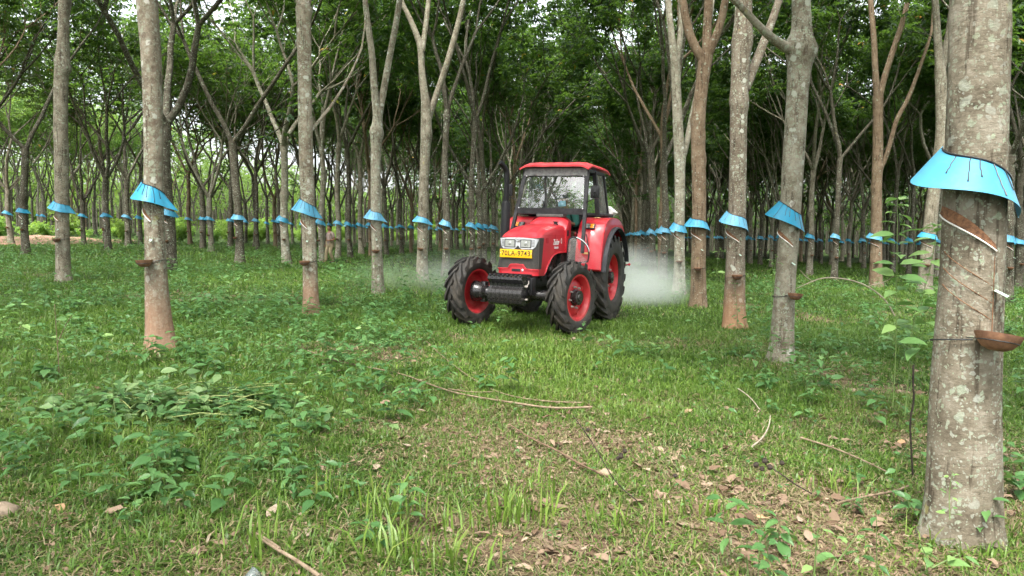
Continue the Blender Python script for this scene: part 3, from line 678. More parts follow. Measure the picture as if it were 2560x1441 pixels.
# ------------------------------------------------------------------ the rest of the plantation
RG = random.Random(77)
ORD = ['first', 'second', 'third', 'fourth', 'fifth', 'sixth', 'seventh', 'eighth', 'ninth', 'tenth', 'eleventh', 'twelfth', 'thirteenth', 'fourteenth', 'fifteenth', 'sixteenth']
BARKS = [BARK_G, BARK_SHADE, BARK_SHADE, BARK_P, BARK_SHADE, BARK_B, BARK_SHADE, BARK_SHADE, BARK_G, BARK_SHADE]  # mostly the darkened bark, painting shade onto the trunks further back
used = set()
def inst_tree(x, y, label, group, sc=1.0, rz=None, guard=None, cup=None, near=False, gg=None, cg=None, kind=None, light=False, tf=1.15):
    i = RG.randrange(len(KINDS)) if kind is None else kind; k = KINDS[i]
    rz = RG.uniform(0, 6.28) if rz is None else rz
    z = gzf(x, y); t = empty('rubber_tree', (x, y, z), label, 'tree', group, rz); t.scale = (sc * tf, sc * tf, sc * RG.uniform(0.94, 1.08))
    o = link('trunk', k.trunk, t); o.material_slots[0].link = 'OBJECT'; o.material_slots[0].material = BARKS[RG.randrange(10)]
    cr = link('crown', k.thin if (x < -9 and y > 8) or (x < -4 and y < 8) else k.crown, t)
    if light: cr.material_slots[0].link = 'OBJECT'; cr.material_slots[0].material = LEAF_LIT
    TREES.append((x, y)); M = Matrix.Rotation(rz, 3, 'Z')
    if guard:
        c, r = center_at(*k.path, (1.86 + RG.uniform(-.05, .05)) / t.scale.z); c = M @ (c * sc * tf); c.z = 1.94
        add_guard(Vector((x, y, z)) + c, round(r * sc * tf, 2), guard, gg, RG.randrange(5), near, R(RG.uniform(-12, 12)), 80 if x > .5 else 116)
    if cup:
        c, r = center_at(*k.path, 1.0); c = M @ (c * sc * tf); c.z = RG.uniform(.95, 1.08)
        add_cup(Vector((x, y, z)) + c, round(r * sc * tf, 2), R(RG.uniform(-26, 10)), cup, cg, RG.randrange(3), False)
    if near: cut_part(t, k.path[0], k.path[1], 0, 1.6 / t.scale.z, -rz + R(RG.uniform(-8, 8)), False)
    return t
# trees of the left rows one can tell apart: pixel of the foot, distance, kind, words
LEFT = [(425, 23.4, 4, 'grey trunk half hidden right behind the reddish trunk'), (600, 29.5, 3, 'knobbly brown trunk forking low, between the reddish and tan trunks'), (716, 31.0, 1, 'slim trunk standing just left of the straight tan trunk'),
        (806, 34.5, 8, 'trunk the walking worker is passing'), (66, 31.0, 3, 'knobbly trunk second from the left edge'), (272, 38.5, 0, 'forked trunk between the dark trunk and the reddish trunk'),
        (30, 43.0, 7, 'thin crooked trunk at the left edge'), (212, 45.5, 5, 'low forked trunk before the dirt track, right of the dark trunk'), (322, 46.0, 9, 'slim trunk before the dirt track left of the reddish trunk'), (352, 49.0, 2, 'thin trunk before the dirt track, close left of the reddish trunk'),
        (508, 45.0, 7, 'thin low forked trunk right of the reddish trunk'), (529, 41.0, 5, 'forked trunk mid gap right of the reddish trunk'), (577, 50.0, 9, 'thin trunk close left of the knobbly brown trunk'), (640, 52.0, 1, 'thin trunk close right of the knobbly brown trunk'),
        (690, 54.0, 0, 'thin trunk left of the slim trunk near the tan trunk'), (876, 40.0, 2, 'trunk right of the walking worker'), (904, 47.0, 6, 'thin trunk left of the tall Y trunk'), (264, 52.0, 8, 'thin trunk close behind the forked trunk left')]
for px, d, kd, w in LEFT:
    x = (px - 1280) / F_PX * d * 1.0
    inst_tree(x, d, 'rubber tree: ' + w, None, RG.uniform(.92, 1.06), guard='rain guard on the ' + w, cup='latex cup on the ' + w, near=d < 40, gg='blue rain guards on the trunks', cg='clay latex cups on the trunks', kind=kd, tf=1.38)
RIGHT = [(2525, 20.8, 3, 'dark forked trunk mostly hidden right behind the thickest trunk'), (2086, 31.5, 8, 'slim spotted trunk between the pale leaning trunk and the brown trunk'), (2024, 35.5, 1, 'slim dark trunk close right of the pale leaning trunk'), (1975, 39.0, 6, 'slim dark trunk hidden close behind the pale leaning trunk')]
for x, y in ((-24.0, 33.4), (-21.0, 28.6), (-19.0, 23.4), (-19.3, 18.0), (-27.2, 28), (-29.0, 39.5), (-33.0, 44)): inst_tree(x, y, 'rubber tree just outside the left edge, its crown hanging into view', 'rubber trees just left of the view', 1.0, kind=4)
for px, d, kd, w in RIGHT:
    x = (px - 1280) / F_PX * d
    inst_tree(x, d, 'rubber tree: ' + w, None, RG.uniform(.92, 1.06), guard='rain guard on the ' + w, cup='latex cup on the ' + w, near=d < 40, gg='blue rain guards on the trunks', cg='clay latex cups on the trunks', kind=kd)
def ok(x, y, m=2.0): return all((x - a) ** 2 + (y - b) ** 2 > m * m for a, b in TREES)
cand = []
def row(o, y0, y1, name, step=2.75, far=False):
    y = y0 + RG.uniform(0, 1); n = 0
    while y < y1:
        xx = o + ROWS * y + RG.uniform(-.25, .25); yy = y + RG.uniform(-.35, .35)
        if ok(xx, yy, 1.7): cand.append((math.hypot(xx, yy), xx, yy, name, n)); n += 1
        y += step
row(-5.5, 25.5, 150, 'row left of the tractor lane'); row(2.05, 23.6, 150, 'row right of the tractor lane')
row(-13.8, 38, 150, ''); row(-21.8, 46, 150, ''); row(-29.6, 52, 150, '')
for i, o in enumerate((9.9, 16.4, 22.6, 28.8, 35, 41.2, 47.4, 53.6, 59.8, 66, 72.2, 78.4)): row(o, [40, 27, 33, 40, 48, 56, 64, 73, 82, 91, 99, 108][i], 150, 'deep right rows', 2.55)
for o in (-52, -57, -62, -67, -72): row(o, 40, 150, 'far block', step=2.8)
cand = [c for c in cand if abs(c[1] / c[2]) < 0.76]
cand.sort()
n_ind = 300 - len(TREES)
far_list = cand[n_ind:]
for dist, x, y, name, n in cand[:n_ind]:
    near = dist < 42
    if name.startswith('row') and y < 48:
        side = 'left' if 'left' in name else 'right'
        w = lab(ORD[n + 4 if side == 'left' else n + 5], 'trunk from the camera in the', name)
        inst_tree(x, y, 'rubber tree, ' + w, None, RG.uniform(.9, 1.05), guard='rain guard on ' + w, cup='latex cup on ' + w, near=near, gg='blue rain guards on the trunks', cg='clay latex cups on the trunks')
    elif name == 'far block':
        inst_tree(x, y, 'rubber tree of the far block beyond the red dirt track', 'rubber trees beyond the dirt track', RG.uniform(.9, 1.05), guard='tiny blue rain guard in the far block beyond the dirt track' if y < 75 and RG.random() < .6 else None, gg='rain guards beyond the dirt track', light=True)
    elif name == 'deep right rows':
        inst_tree(x, y, 'dark slim rubber tree in the deep shaded rows on the right', 'rubber trees deep in the right rows', RG.uniform(.9, 1.05), guard='small blue rain guard on a dark trunk deep in the right rows', gg='rain guards deep in the right rows',
            cup='small dark latex cup on a trunk deep in the right rows' if y < 60 else None, cg='latex cups deep in the right rows', near=False)
    elif name.startswith('row'):
        inst_tree(x, y, 'distant rubber tree along the lane behind the tractor', 'rubber trees far along the lane', RG.uniform(.9, 1.05), guard='small blue rain guard far along the lane behind the tractor', gg='rain guards far along the lane')
    else:
        inst_tree(x, y, 'slim distant rubber tree in the rows left of the lane', 'rubber trees far back in the left rows', RG.uniform(.9, 1.05), guard='small blue rain guard far back in the left rows', gg='rain guards far back in the left rows',
            cup='small latex cup far back in the left rows' if y < 62 else None, cg='latex cups far back in the left rows')
# the wood that closes the view, one mass
fv = MB(); tips = []; rg = random.Random(5)
for o in list(range(87, 190, 8)): 
    y = 100
    while y < 190: far_list.append((0, o + ROWS * y, y, '', 0)); y += 3.4
for o in range(-5, 60, 8):
    y = 152
    while y < 200: far_list.append((0, o * 1.0 + ROWS * y - 20, y, '', 0)); y += 4
for o in range(-150, -75, 7):
    y = 60
    while y < 200: far_list.append((0, o + ROWS * y, y, '', 0)); y += 4.5
far_list = [c for c in far_list if abs(c[1] / c[2]) < 0.8]
for _, x, y, nm, _n in far_list:
    z = gzf(x, y); h = rg.uniform(3, 5); b = Vector((x, y, z))
    fv.tube([b, b + Vector((rg.uniform(-.1, .1), 0, h))], [.14, .115], n=5, cap=False)
    for s in (-1, 1):
        q = b + Vector((s * rg.uniform(.5, 1.2), rg.uniform(-.8, .8), h + rg.uniform(3, 5)))
        fv.tube([b + Vector((0, 0, h)), (b + Vector((0, 0, h))).lerp(q, .5) + Vector((s * .2, 0, 0)), q], [.095, .08, .05], n=4, cap=False)
    for j in range(11): tips.append((x + rg.uniform(-2.4, 2.4), y + rg.uniform(-2, 2), z + rg.uniform(4.2, 12.5)))
rgn = np.random.default_rng(9)
V, F, Rn = crown_arrays(tips, rgn, 11, 0.6, 0.38, 0.5)
# undergrowth at the far end closes the gaps at eye level
m = 5200; ux = rgn.uniform(-190, 190, m); uy = rgn.uniform(196, 240, m); uz = gz(ux, uy) + rgn.uniform(0, 13, m) ** 1.0
V2, F2, R2 = crown_arrays(np.stack([ux, uy, uz], -1), rgn, 5, 1.4, 1.6, 0.6)
nv = len(fv.v); ft = [t for q in fv.f for t in ((q[0], q[1], q[2]), (q[0], q[2], q[3]))]
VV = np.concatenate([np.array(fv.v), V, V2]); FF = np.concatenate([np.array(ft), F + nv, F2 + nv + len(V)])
me = mesh_np('far_wood', VV, FF, [LEAF, BARK_SHADE, LEAF_LIT], np.concatenate([np.zeros(len(ft)), Rn * .45, R2 * .35]))  # leaf tones scaled down: shade of the deep wood painted in
mi = np.zeros(len(FF), np.int32); mi[:len(ft)] = 1; cx_ = VV[FF[:, 0]]; mi[(cx_[:, 0] < -34 + ROWS * cx_[:, 1]) & (mi == 0)] = 2; me.polygons.foreach_set('material_index', mi)  # leaves left of the track take the leaf colour with painted-in backlight
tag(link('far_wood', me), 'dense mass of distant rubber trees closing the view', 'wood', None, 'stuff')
# a few trees of the same rows behind the camera: they shade the lane and the cab glass mirrors them
for (x, y, kd) in ((8.9, -4.5, 3), (9.2, -1, 6), (9.6, 3.0, 4), (-13.6, 7.5, 6), (-13.2, 12.5, 8), (-5.0, 5.0, 3), (-12.9, 3.4, 1), (-13.4, -1, 2), (-20.3, 6, 5), (-20, 12, 9), (16, 2, 4), (15.5, -4, 6), (23.5, 6, 8), (23, 0, 1), (-6.2, -6, 4), (1.4, -9.5, 2), (1.0, -13, 5), (-14.5, -7, 0)):
    inst_tree(x, y, 'rubber tree standing behind the viewpoint', 'rubber trees behind the viewpoint', 1.0, kind=kd)

# ------------------------------------------------------------------ sunlit bushes along the dirt track
def bush_kind(seed, h=2.2, w=1.5):
    rgn = np.random.default_rng(seed); st = MB(); tips = []
    for i in range(9):
        a = rgn.uniform(0, 6.28); q = Vector((math.cos(a) * w * rgn.uniform(.2, .9), math.sin(a) * w * rgn.uniform(.2, .9), h * rgn.uniform(.6, 1)))
        p0 = Vector((rgn.uniform(-.2, .2), rgn.uniform(-.2, .2), -.1)); mid = p0.lerp(q, .5) + Vector((0, 0, .25))
        st.tube([p0, mid, q], [.025, .018, .008], n=4, cap=False)
        for t in (.35, .6, .8, 1.0): tips.append(tuple(p0.lerp(q, t) + Vector((0, 0, .2))))
    V, F, Rn = crown_arrays(tips, rgn, 16, 0.32, 0.26, 0.42)
    k = Kind(); k.fol = mesh_np('foliage', V, F, BUSHM, Rn); me = bpy.data.meshes.new('stem'); me.from_pydata(st.v, [], st.f); me.materials.append(STEM); finish(me, 180); k.stem = me
    return k
BK = [bush_kind(1), bush_kind(2, 1.6, 1.7), bush_kind(3, 2.8, 1.4)]
def bush(x, y, sc, label, group):
    k = BK[RG.randrange(3)]; o = empty('bush', (x, y, gzf(x, y)), label, 'bush', group, RG.uniform(0, 6.28)); o.scale = (sc,) * 3
    link('foliage', k.fol, o); link('stem', k.stem, o)
y = 36
while y < 150:
    bush(track_x(y) - RG.uniform(5.9, 7.4), y, RG.uniform(.4, .75), 'bright green young bush on the far bank of the dirt track', 'bushes beyond the dirt track')
    if RG.random() < .5: bush(track_x(y) - RG.uniform(8.0, 11), y + 1, RG.uniform(.5, .95), 'bright green young bush on the far bank of the dirt track', 'bushes beyond the dirt track')
    if y > 49 and RG.random() < 0.95: bush(track_x(y) + RG.uniform(5.0, 6.2), y + .7, RG.uniform(.45, .8), 'bright green bush on the near side of the dirt track', 'bushes before the dirt track')
    y += 3.4
# ------------------------------------------------------------------ tractor
RED = mottled('tractor red paint', (0.50, 0.010, 0.022), (0.58, 0.018, 0.032), 3.0, 0.34, 0, 0.5, 0.35)
REDW = mottled('wheel red paint', (0.46, 0.010, 0.022), (0.56, 0.022, 0.034), 6.0, 0.42, 0, 0.5, 0.1)
REDF = mottled('sun-faded red roof', (0.60, 0.035, 0.045), (0.68, 0.06, 0.07), 5.0, 0.5, 0, 0.4)
def dusty(m, amt, col, hi=.9):
    q = NT(m); tc = q.n('TexCoord'); src = q.b.inputs['Base Color'].links[0].from_socket; oldr = q.b.inputs['Roughness'].default_value
    ge = q.n('NewGeometry'); sz = q.n('SeparateXYZ'); q.l(ge.outputs['Normal'], sz.inputs[0]); px = q.n('SeparateXYZ'); q.l(ge.outputs['Position'], px.inputs[0])
    n1 = q.ramp(q.noise(tc.outputs['Object'], 5, 8, .75), [(.42, (0, 0, 0)), (.72, (1, 1, 1))]); n2 = q.ramp(q.noise(tc.outputs['Object'], 38, 4, .7), [(.55, (0, 0, 0)), (.66, (1, 1, 1))])
    low = q.ramp(px.outputs[2], [(.0, (1, 1, 1)), (hi, (.25,) * 3)]); up = q.math('ADD', q.math('MULTIPLY', sz.outputs[2], .5), .6)
    f = q.math('MULTIPLY', q.math('MULTIPLY', q.math('ADD', q.math('MULTIPLY', n1, .7), q.math('MULTIPLY', n2, .45)), q.math('ADD', low, q.math('MULTIPLY', up, .4))), amt)
    f.node.use_clamp = True
    q.l(q.mix(f, src, col), q.b.inputs['Base Color']); q.l(q.math('ADD', q.math('MULTIPLY', f, .5), oldr), q.b.inputs['Roughness'])
dusty(RED, .22, (.42, .30, .25)); dusty(REDF, .25, (.5, .36, .32), 3.5); dusty(REDW, .45, (.30, .21, .14))
REDD = mat('red vent panel', (0.40, 0.012, 0.022), 0.6)
BLK = mottled('black frame paint', (0.012, 0.012, 0.014), (0.035, 0.035, 0.038), 9, 0.45, 0.05)
GLOSSB = mottled('glossy black casting', (0.008, 0.008, 0.010), (0.022, 0.022, 0.024), 18, 0.25, 0.2, 0.6)
GRIL = mottled('dark grey grille', (0.040, 0.038, 0.034), (0.058, 0.054, 0.048), 40, 0.6, 0.1)
GREYP = mottled('weathered grey metal', (0.12, 0.12, 0.12), (0.24, 0.24, 0.23), 16, 0.6, 0.1)
DASH = mottled('dusty grey plastic', (0.10, 0.10, 0.095), (0.15, 0.15, 0.14), 12, 0.7, 0.1)
SILV = mat('silver plastic', (0.62, 0.63, 0.66), 0.28, 0.55)
RUB = mottled('tyre rubber', (0.012, 0.012, 0.013), (0.040, 0.038, 0.035), 7, 0.62, 0.15, 0.35)
dusty(RUB, .55, (.17, .135, .095)); dusty(BLK, .10, (.2, .17, .14)); dusty(GLOSSB, .2, (.2, .16, .12))
RUB2 = mottled('rubber fender edge', (0.022, 0.024, 0.028), (0.05, 0.052, 0.058), 9, 0.6, 0.05)
ENG = mottled('greasy engine metal', (0.008, 0.008, 0.008), (0.05, 0.046, 0.040), 14, 0.5, 0.6)
STEELB = mottled('worn steel nut', (0.25, 0.22, 0.19), (0.5, 0.46, 0.42), 60, 0.5, 0.1)
CHROME = mat('chrome tube', (0.7, 0.7, 0.7), 0.15, 1.0)
YEL = mat('yellow plate', (0.80, 0.44, 0.005), 0.4)
INK = mat('black ink', (0.012, 0.012, 0.012), 0.5)
WHITEP = mat('white lettering', (0.82, 0.80, 0.78), 0.5)
AMB = mat('amber lens', (0.85, 0.26, 0.01), 0.2, coat=0.6)
CLEAR = mat('clear ribbed lens', (0.30, 0.31, 0.29), 0.12, coat=0.6)
PALE = mat('pale yellow sticker', (0.75, 0.55, 0.22), 0.5)
SEATM = mat('black vinyl', (0.015, 0.015, 0.016), 0.5)
def glass_mat(name, refl, haze, tint=(0.9, 0.95, 0.93), hz=(0.55, 0.6, 0.58), rough=0.02):
    m = bpy.data.materials.new(name); m.use_nodes = True; t = m.node_tree; t.nodes.remove(t.nodes['Principled BSDF']); out = t.nodes['Material Output']
    tr = t.nodes.new('ShaderNodeBsdfTransparent'); tr.inputs[0].default_value = (*tint, 1)
    gl = t.nodes.new('ShaderNodeBsdfGlossy'); gl.inputs['Roughness'].default_value = rough
    df = t.nodes.new('ShaderNodeBsdfDiffuse'); df.inputs[0].default_value = (*hz, 1)
    fr = t.nodes.new('ShaderNodeFresnel'); fr.inputs[0].default_value = 1.5
    ad = t.nodes.new('ShaderNodeMath'); ad.operation = 'ADD'; ad.inputs[1].default_value = refl; t.links.new(fr.outputs[0], ad.inputs[0])
    m1 = t.nodes.new('ShaderNodeMixShader'); t.links.new(ad.outputs[0], m1.inputs[0]); t.links.new(tr.outputs[0], m1.inputs[1]); t.links.new(gl.outputs[0], m1.inputs[2])
    ge = t.nodes.new('ShaderNodeTexCoord'); nz = t.nodes.new('ShaderNodeTexNoise'); nz.inputs['Scale'].default_value = 6; t.links.new(ge.outputs['Object'], nz.inputs['Vector'])
    mm = t.nodes.new('ShaderNodeMath'); mm.operation = 'MULTIPLY'; mm.inputs[1].default_value = haze * 2; t.links.new(nz.outputs['Fac'], mm.inputs[0])
    m2 = t.nodes.new('ShaderNodeMixShader'); t.links.new(mm.outputs[0], m2.inputs[0]); t.links.new(m1.outputs[0], m2.inputs[1]); t.links.new(df.outputs[0], m2.inputs[2])
    t.links.new(m2.outputs[0], out.inputs['Surface']); return m
GLASS = glass_mat('dusty windscreen glass', 0.10, 0.035)
GLASS2 = glass_mat('grimy side glass', 0.03, 0.30, (0.85, 0.85, 0.8), (0.42, 0.42, 0.37))
FILM = glass_mat('clear plastic film', 0.06, 0.10, (0.92, 0.9, 0.9), (0.7, 0.66, 0.66), 0.12)

TX, TY, TH = 0.12, 11.80, R(-23)
TZ = -K * TX + 0.02
TRAC = empty('tractor', (TX, TY, TZ), 'red four wheel drive tractor with a cab driving through the plantation', 'tractor')
TRAC.rotation_euler = (Matrix.Rotation(math.atan(K), 3, 'Y') @ Matrix.Rotation(TH, 3, 'Z')).to_euler()
# local frame: x to the tractor's left (picture right), y to its rear, z up, front axle at y = 0
def part(mb, name, m, parent=TRAC, smooth=40): return mb.build(name, m, parent, smooth)
def text_mesh(txt, size, m, name, parent, loc, rot=(R(90), 0, 0), xs=1.0, shear=0.0, bold=0.0, depth=0.002, space=1.0):
    cu = bpy.data.curves.new(name, 'FONT'); cu.body = txt; cu.size = size; cu.align_x = 'CENTER'; cu.align_y = 'CENTER'; cu.extrude = depth; cu.shear = shear; cu.offset = bold; cu.space_character = space
    o = bpy.data.objects.new(name, cu); COL.objects.link(o); bpy.context.view_layer.update()
    me = bpy.data.meshes.new_from_object(o.evaluated_get(bpy.context.evaluated_depsgraph_get())); bpy.data.objects.remove(o)
    me.materials.clear(); me.materials.append(m)
    o = link(name, me, parent, loc); o.rotation_euler = rot; o.scale = (xs, 1, 1); return o

# --- wheels
def tyre_mb(Ro, Wt, rim, nl, lug, side=1):
    mb = MB(); h = Wt / 2; Rt = Ro - lug
    prof = [(rim, -h * .78), (rim + .02, -h * .90), (rim + (Rt - rim) * .35, -h * 1.0), (rim + (Rt - rim) * .65, -h * .99), (Rt - .035, -h * .86), (Rt - .008, -h * .62), (Rt, -h * .25), (Rt + .002, 0)]
    prof = prof + [(r, -x) for r, x in prof[-2::-1]]
    prof += [(rim - .012, h * .70), (rim - .012, -h * .70)]
    mb.lathe(prof, axis='x', n=64, closed=True)
    da = 2 * math.pi / nl
    for sgn in (-1, 1):
        for k in range(nl):
            a0 = k * da + (da / 2 if sgn > 0 else 0)
            rows = []
            for s in np.linspace(0, 1, 7):
                x = sgn * (-0.03 * Wt + s * (h * 0.93 + 0.03 * Wt)); a = a0 + s ** 1.15 * da * 1.25
                rt = Rt - (0.0 if s < .75 else .07 * ((s - .75) / .25) ** 2 * Ro); w = da * (0.185 + .05 * s)
                top = Ro - 0.028 * s * s * Ro
                rows.append([(x, a - w * 1.25, rt - .02), (x, a - w * .8, top), (x, a + w * .8, top), (x, a + w * 1.25, rt - .02)])
            xe = sgn * h * 1.03; a = a0 + da * 1.36; w = da * .19
            rows.append([(xe, a - w * 1.1, Rt - .10 * Ro), (xe, a - w * .8, Rt - .03 * Ro), (xe, a + w * .8, Rt - .03 * Ro), (xe, a + w * 1.1, Rt - .10 * Ro)])
            vs = [(x, r * math.cos(aa), r * math.sin(aa)) for rw in rows for (x, aa, r) in rw]; fs = []
            for i in range(len(rows) - 1):
                for j in range(3): b = 4 * i + j; fs.append((b, b + 1, b + 5, b + 4))
                fs.append((4 * i, 4 * i + 4, 4 * i + 7, 4 * i + 3))
            e = 4 * (len(rows) - 1); fs += [(0, 3, 2, 1), (e, e + 1, e + 2, e + 3)]
            mb.add(vs, fs if sgn > 0 else [q[::-1] for q in fs])
    return mb
def wheel(x, y, Ro, Wt, rim, nl, lug, steer, out, spin, rear=False):
    w = bpy.data.objects.new('wheel', None); COL.objects.link(w); w.parent = TRAC; w.location = (x, y, Ro - 0.025); w.rotation_euler = (0, 0, steer)
    t = tyre_mb(Ro, Wt, rim, nl, lug).build('tyre', RUB, w, 35); t.rotation_euler = (spin if out > 0 else -spin, 0, 0 if out < 0 else math.pi) if False else (spin, 0, 0)
    h = Wt / 2; mb = MB()
    # rim: flange, barrel and a dished disc; out = +1 when the outer face looks to +x
    xo = out * h * (.80 if rear else 1)
    prof = [(rim + .012, xo * .84), (rim + .014, xo * .76), (rim - .012, xo * .74), (rim - .028, xo * .55), (rim - .05, xo * .2), (rim - .05, -xo * .3), (rim - .02, -xo * .6), (rim - .008, -xo * .74), (rim + .014, -xo * .76), (rim + .012, -xo * .84),
            (rim - .016, -xo * .80), (rim - .034, -xo * .6), (rim - .062, -xo * .3), (rim - .062, xo * .2), (rim - .04, xo * .55), (rim - .022, xo * .80)]
    mb.lathe(prof[::-1] if out < 0 else prof, axis='x', n=48, closed=True)
    dx = xo * (0.12 if not rear else 0.0)
    disc = [(rim - .055, dx - out * .02), (rim * .80, dx), (rim * .60, dx + out * .035), (rim * .40, dx + out * .03), (0.0, dx + out * .03)]
    disc2 = [(r, a - out * .012) for r, a in disc[::-1]]
    mb.lathe(disc + disc2, axis='x', n=40)
    for k in range(4):
        a = k * math.pi / 2 + .5; mb.box((dx + out * .01, (rim * .86) * math.cos(a), (rim * .86) * math.sin(a)), (.03, .10, .07), rot=Euler((a, 0, 0)))
    mb.build('rim', REDW, w, 35)
    hb = MB(); hr = rim * .33 if not rear else rim * .26
    hb.lathe([(hr * 1.1, dx + out * .03), (hr * 1.1, dx + out * .055), (hr, dx + out * .06), (hr * .98, dx + out * .12), (hr * .90, dx + out * .128), (hr * .5, dx + out * .128), (hr * .45, dx + out * .14), (0, dx + out * .14)], axis='x', n=28)
    hb.build('hub', GLOSSB, w, 35)
    nb = 8 if not rear else 8; bm_ = MB(); br = hr * 1.42
    for k in range(nb):
        a = k * 6.283 / nb + .2; bm_.lathe([(.020, dx + out * .03), (.020, dx + out * .05), (.016, dx + out * .055), (.012, dx + out * .075), (0, dx + out * .077)], c=(0, br * math.cos(a), br * math.sin(a)), axis='x', n=6)
    bm_.build('wheel_nuts', STEELB, w, 30)
    return w
ST = R(-12)
FX, FW, FR = 0.86, 0.31, 0.565
wheel(FX, 0, FR, FW, 0.355, 15, .042, ST, 1, .12)
wheel(-FX, 0, FR, FW, 0.355, 15, .042, ST, -1, .3)
RX_, RY_, RR, RW = 0.785, 2.16, 0.785, 0.37
wheel(RX_, RY_, RR, RW, 0.43, 18, .045, 0, 1, .05, True)
wheel(-RX_, RY_, RR, RW, 0.43, 18, .045, 0, -1, .2, True)

# --- hood
ysec = [-.13, -.10, -.03, .10, .30, .50, .70, .90, 1.12]
zc = [1.452, 1.475, 1.515, 1.565, 1.615, 1.65, 1.672, 1.685, 1.690]
zsd = [1.430, 1.437, 1.455, 1.485, 1.525, 1.550, 1.565, 1.572, 1.572]
hw = [.300, .312, .325, .330, .333, .335, .335, .335, .335]
def zbot(y): return float(np.interp(y, [-.2, .14, .20, .30, .45, .62, .80, 1.2], [.845, .845, .89, 1.00, 1.11, 1.17, 1.19, 1.20]))
def hood_sec(i, y, off=0.0):
    w = hw[i] + off; s = zsd[i]; c = zc[i]; b = zbot(y); pts = []
    for x, z in ((w * 1.0, b), (w * 1.0, b + (s - b) * .33), (w * 1.0, b + (s - b) * .68), (w * .995, s - .02), (w * .97, s + (c - s) * .30), (w * .86, s + (c - s) * .66), (w * .6, s + (c - s) * .90), (w * .3, c - (c - s) * .02), (0, c)):
        pts.append((x, y, z))
    return pts + [(-x, yy, z) for x, yy, z in pts[-2::-1]]
mb = MB(); vs = []; ys2 = np.concatenate([np.linspace(-.13, .5, 17), np.linspace(.56, 1.12, 9)])
for y in ys2:
    ii_ = lambda arr: float(np.interp(y, ysec, arr))
    w, s, c, b = ii_(hw), ii_(zsd), ii_(zc), zbot(y); pts = []
    for fx, z in ((1, b), (1, b + (s - b) * .33), (1, b + (s - b) * .68), (.997, s - .015), (.975, s + (c - s) * .34), (.88, s + (c - s) * .68), (.62, s + (c - s) * .9), (.3, c - (c - s) * .02), (0, c)): pts.append((w * fx, y, z))
    vs += pts + [(-x, yy, z) for x, yy, z in pts[-2::-1]]
n = 17; fs = [(i * n + j, i * n + j + 1, (i + 1) * n + j + 1, (i + 1) * n + j) for i in range(len(ys2) - 1) for j in range(n - 1)]
fs.append(tuple(range(n)))
mb.add(vs, fs); hood = part(mb, 'hood', RED, smooth=50)
def hood_z(x, y):
    w, s, c = (float(np.interp(y, ysec, a)) for a in (hw, zsd, zc)); f = abs(x) / w
    return float(np.interp(f, [0, .3, .62, .88, .975], [c, c - (c - s) * .02, s + (c - s) * .9, s + (c - s) * .68, s + (c - s) * .34]))
for sg in (-1, 1):
    q = [(sg * .07, .02), (sg * .23, .02), (sg * .20, .30), (sg * .10, .30)]; vs = []
    for u in np.linspace(0, 1, 6):
        for v in np.linspace(0, 1, 5):
            x = (q[0][0] * (1 - v) + q[1][0] * v) * (1 - u) + (q[3][0] * (1 - v) + q[2][0] * v) * u; y = .02 + .28 * u; vs.append((x, y, hood_z(x, y) + .004))
    mb = MB(); fs = [(i * 5 + j, i * 5 + j + 1, i * 5 + j + 6, i * 5 + j + 5) for i in range(5) for j in range(4)]
    mb.add(vs, fs if sg > 0 else [f[::-1] for f in fs]); mb.build('hood_vent', REDD, hood, 180)
# side seam, trim edge along the arch
mb = MB(); mb.tube([(.337, y, zbot(y) + .012) for y in np.linspace(.12, 1.12, 24)], .014, n=6)
mb.tube([(-.337, y, zbot(y) + .012) for y in np.linspace(.12, 1.12, 24)], .014, n=6); mb.build('hood_edge', RED, hood, 60)
mb = MB(); mb.box((.3365, .62, 1.36), (.003, .006, .30)); mb.box((.3365, .56, 1.485), (.003, 1.0, .004)); mb.box((.3365, .24, 1.40), (.004, .10, .085)); mb.build('hood_seam', REDD, hood, 0)
# --- front face
def yf(x, z): return -.168 + 0.55 * max(0, abs(x) - .22) ** 2 * 8 + (z - 1.2) * .02
xs = list(np.linspace(-.338, .338, 27))
mb = MB(); mb.strip(xs, lambda x: .90, lambda x: 1.435, yf, .06)
for sg in (-1, 1):     # the grille wraps back along the flank as a leaning dark panel
    a = [(sg * .3395, -.12, .95), (sg * .3395, -.005, .95), (sg * .3395, .075, 1.44), (sg * .3395, -.12, 1.44)]; b = [(sg * .30, y, z) for _, y, z in a]
    f = [(0, 1, 2, 3), (7, 6, 5, 4), (0, 4, 5, 1), (1, 5, 6, 2), (2, 6, 7, 3), (3, 7, 4, 0)]
    mb.add(a + b, f if sg > 0 else [q[::-1] for q in f])
part(mb, 'grille', GRIL)
mb = MB()
xs2 = list(np.linspace(-.325, .325, 53))
def lo_s(x): a = abs(x); return float(np.interp(a, [0, .035, .065, .25, .29, .325], [1.315, 1.275, 1.255, 1.262, 1.30, 1.405]))
mb.strip(xs2, lo_s, lambda x: 1.438 - .02 * (abs(x) / .33) ** 2, lambda x, z: yf(x, z) - .014, .03)
sur = part(mb, 'headlight_surround', SILV)
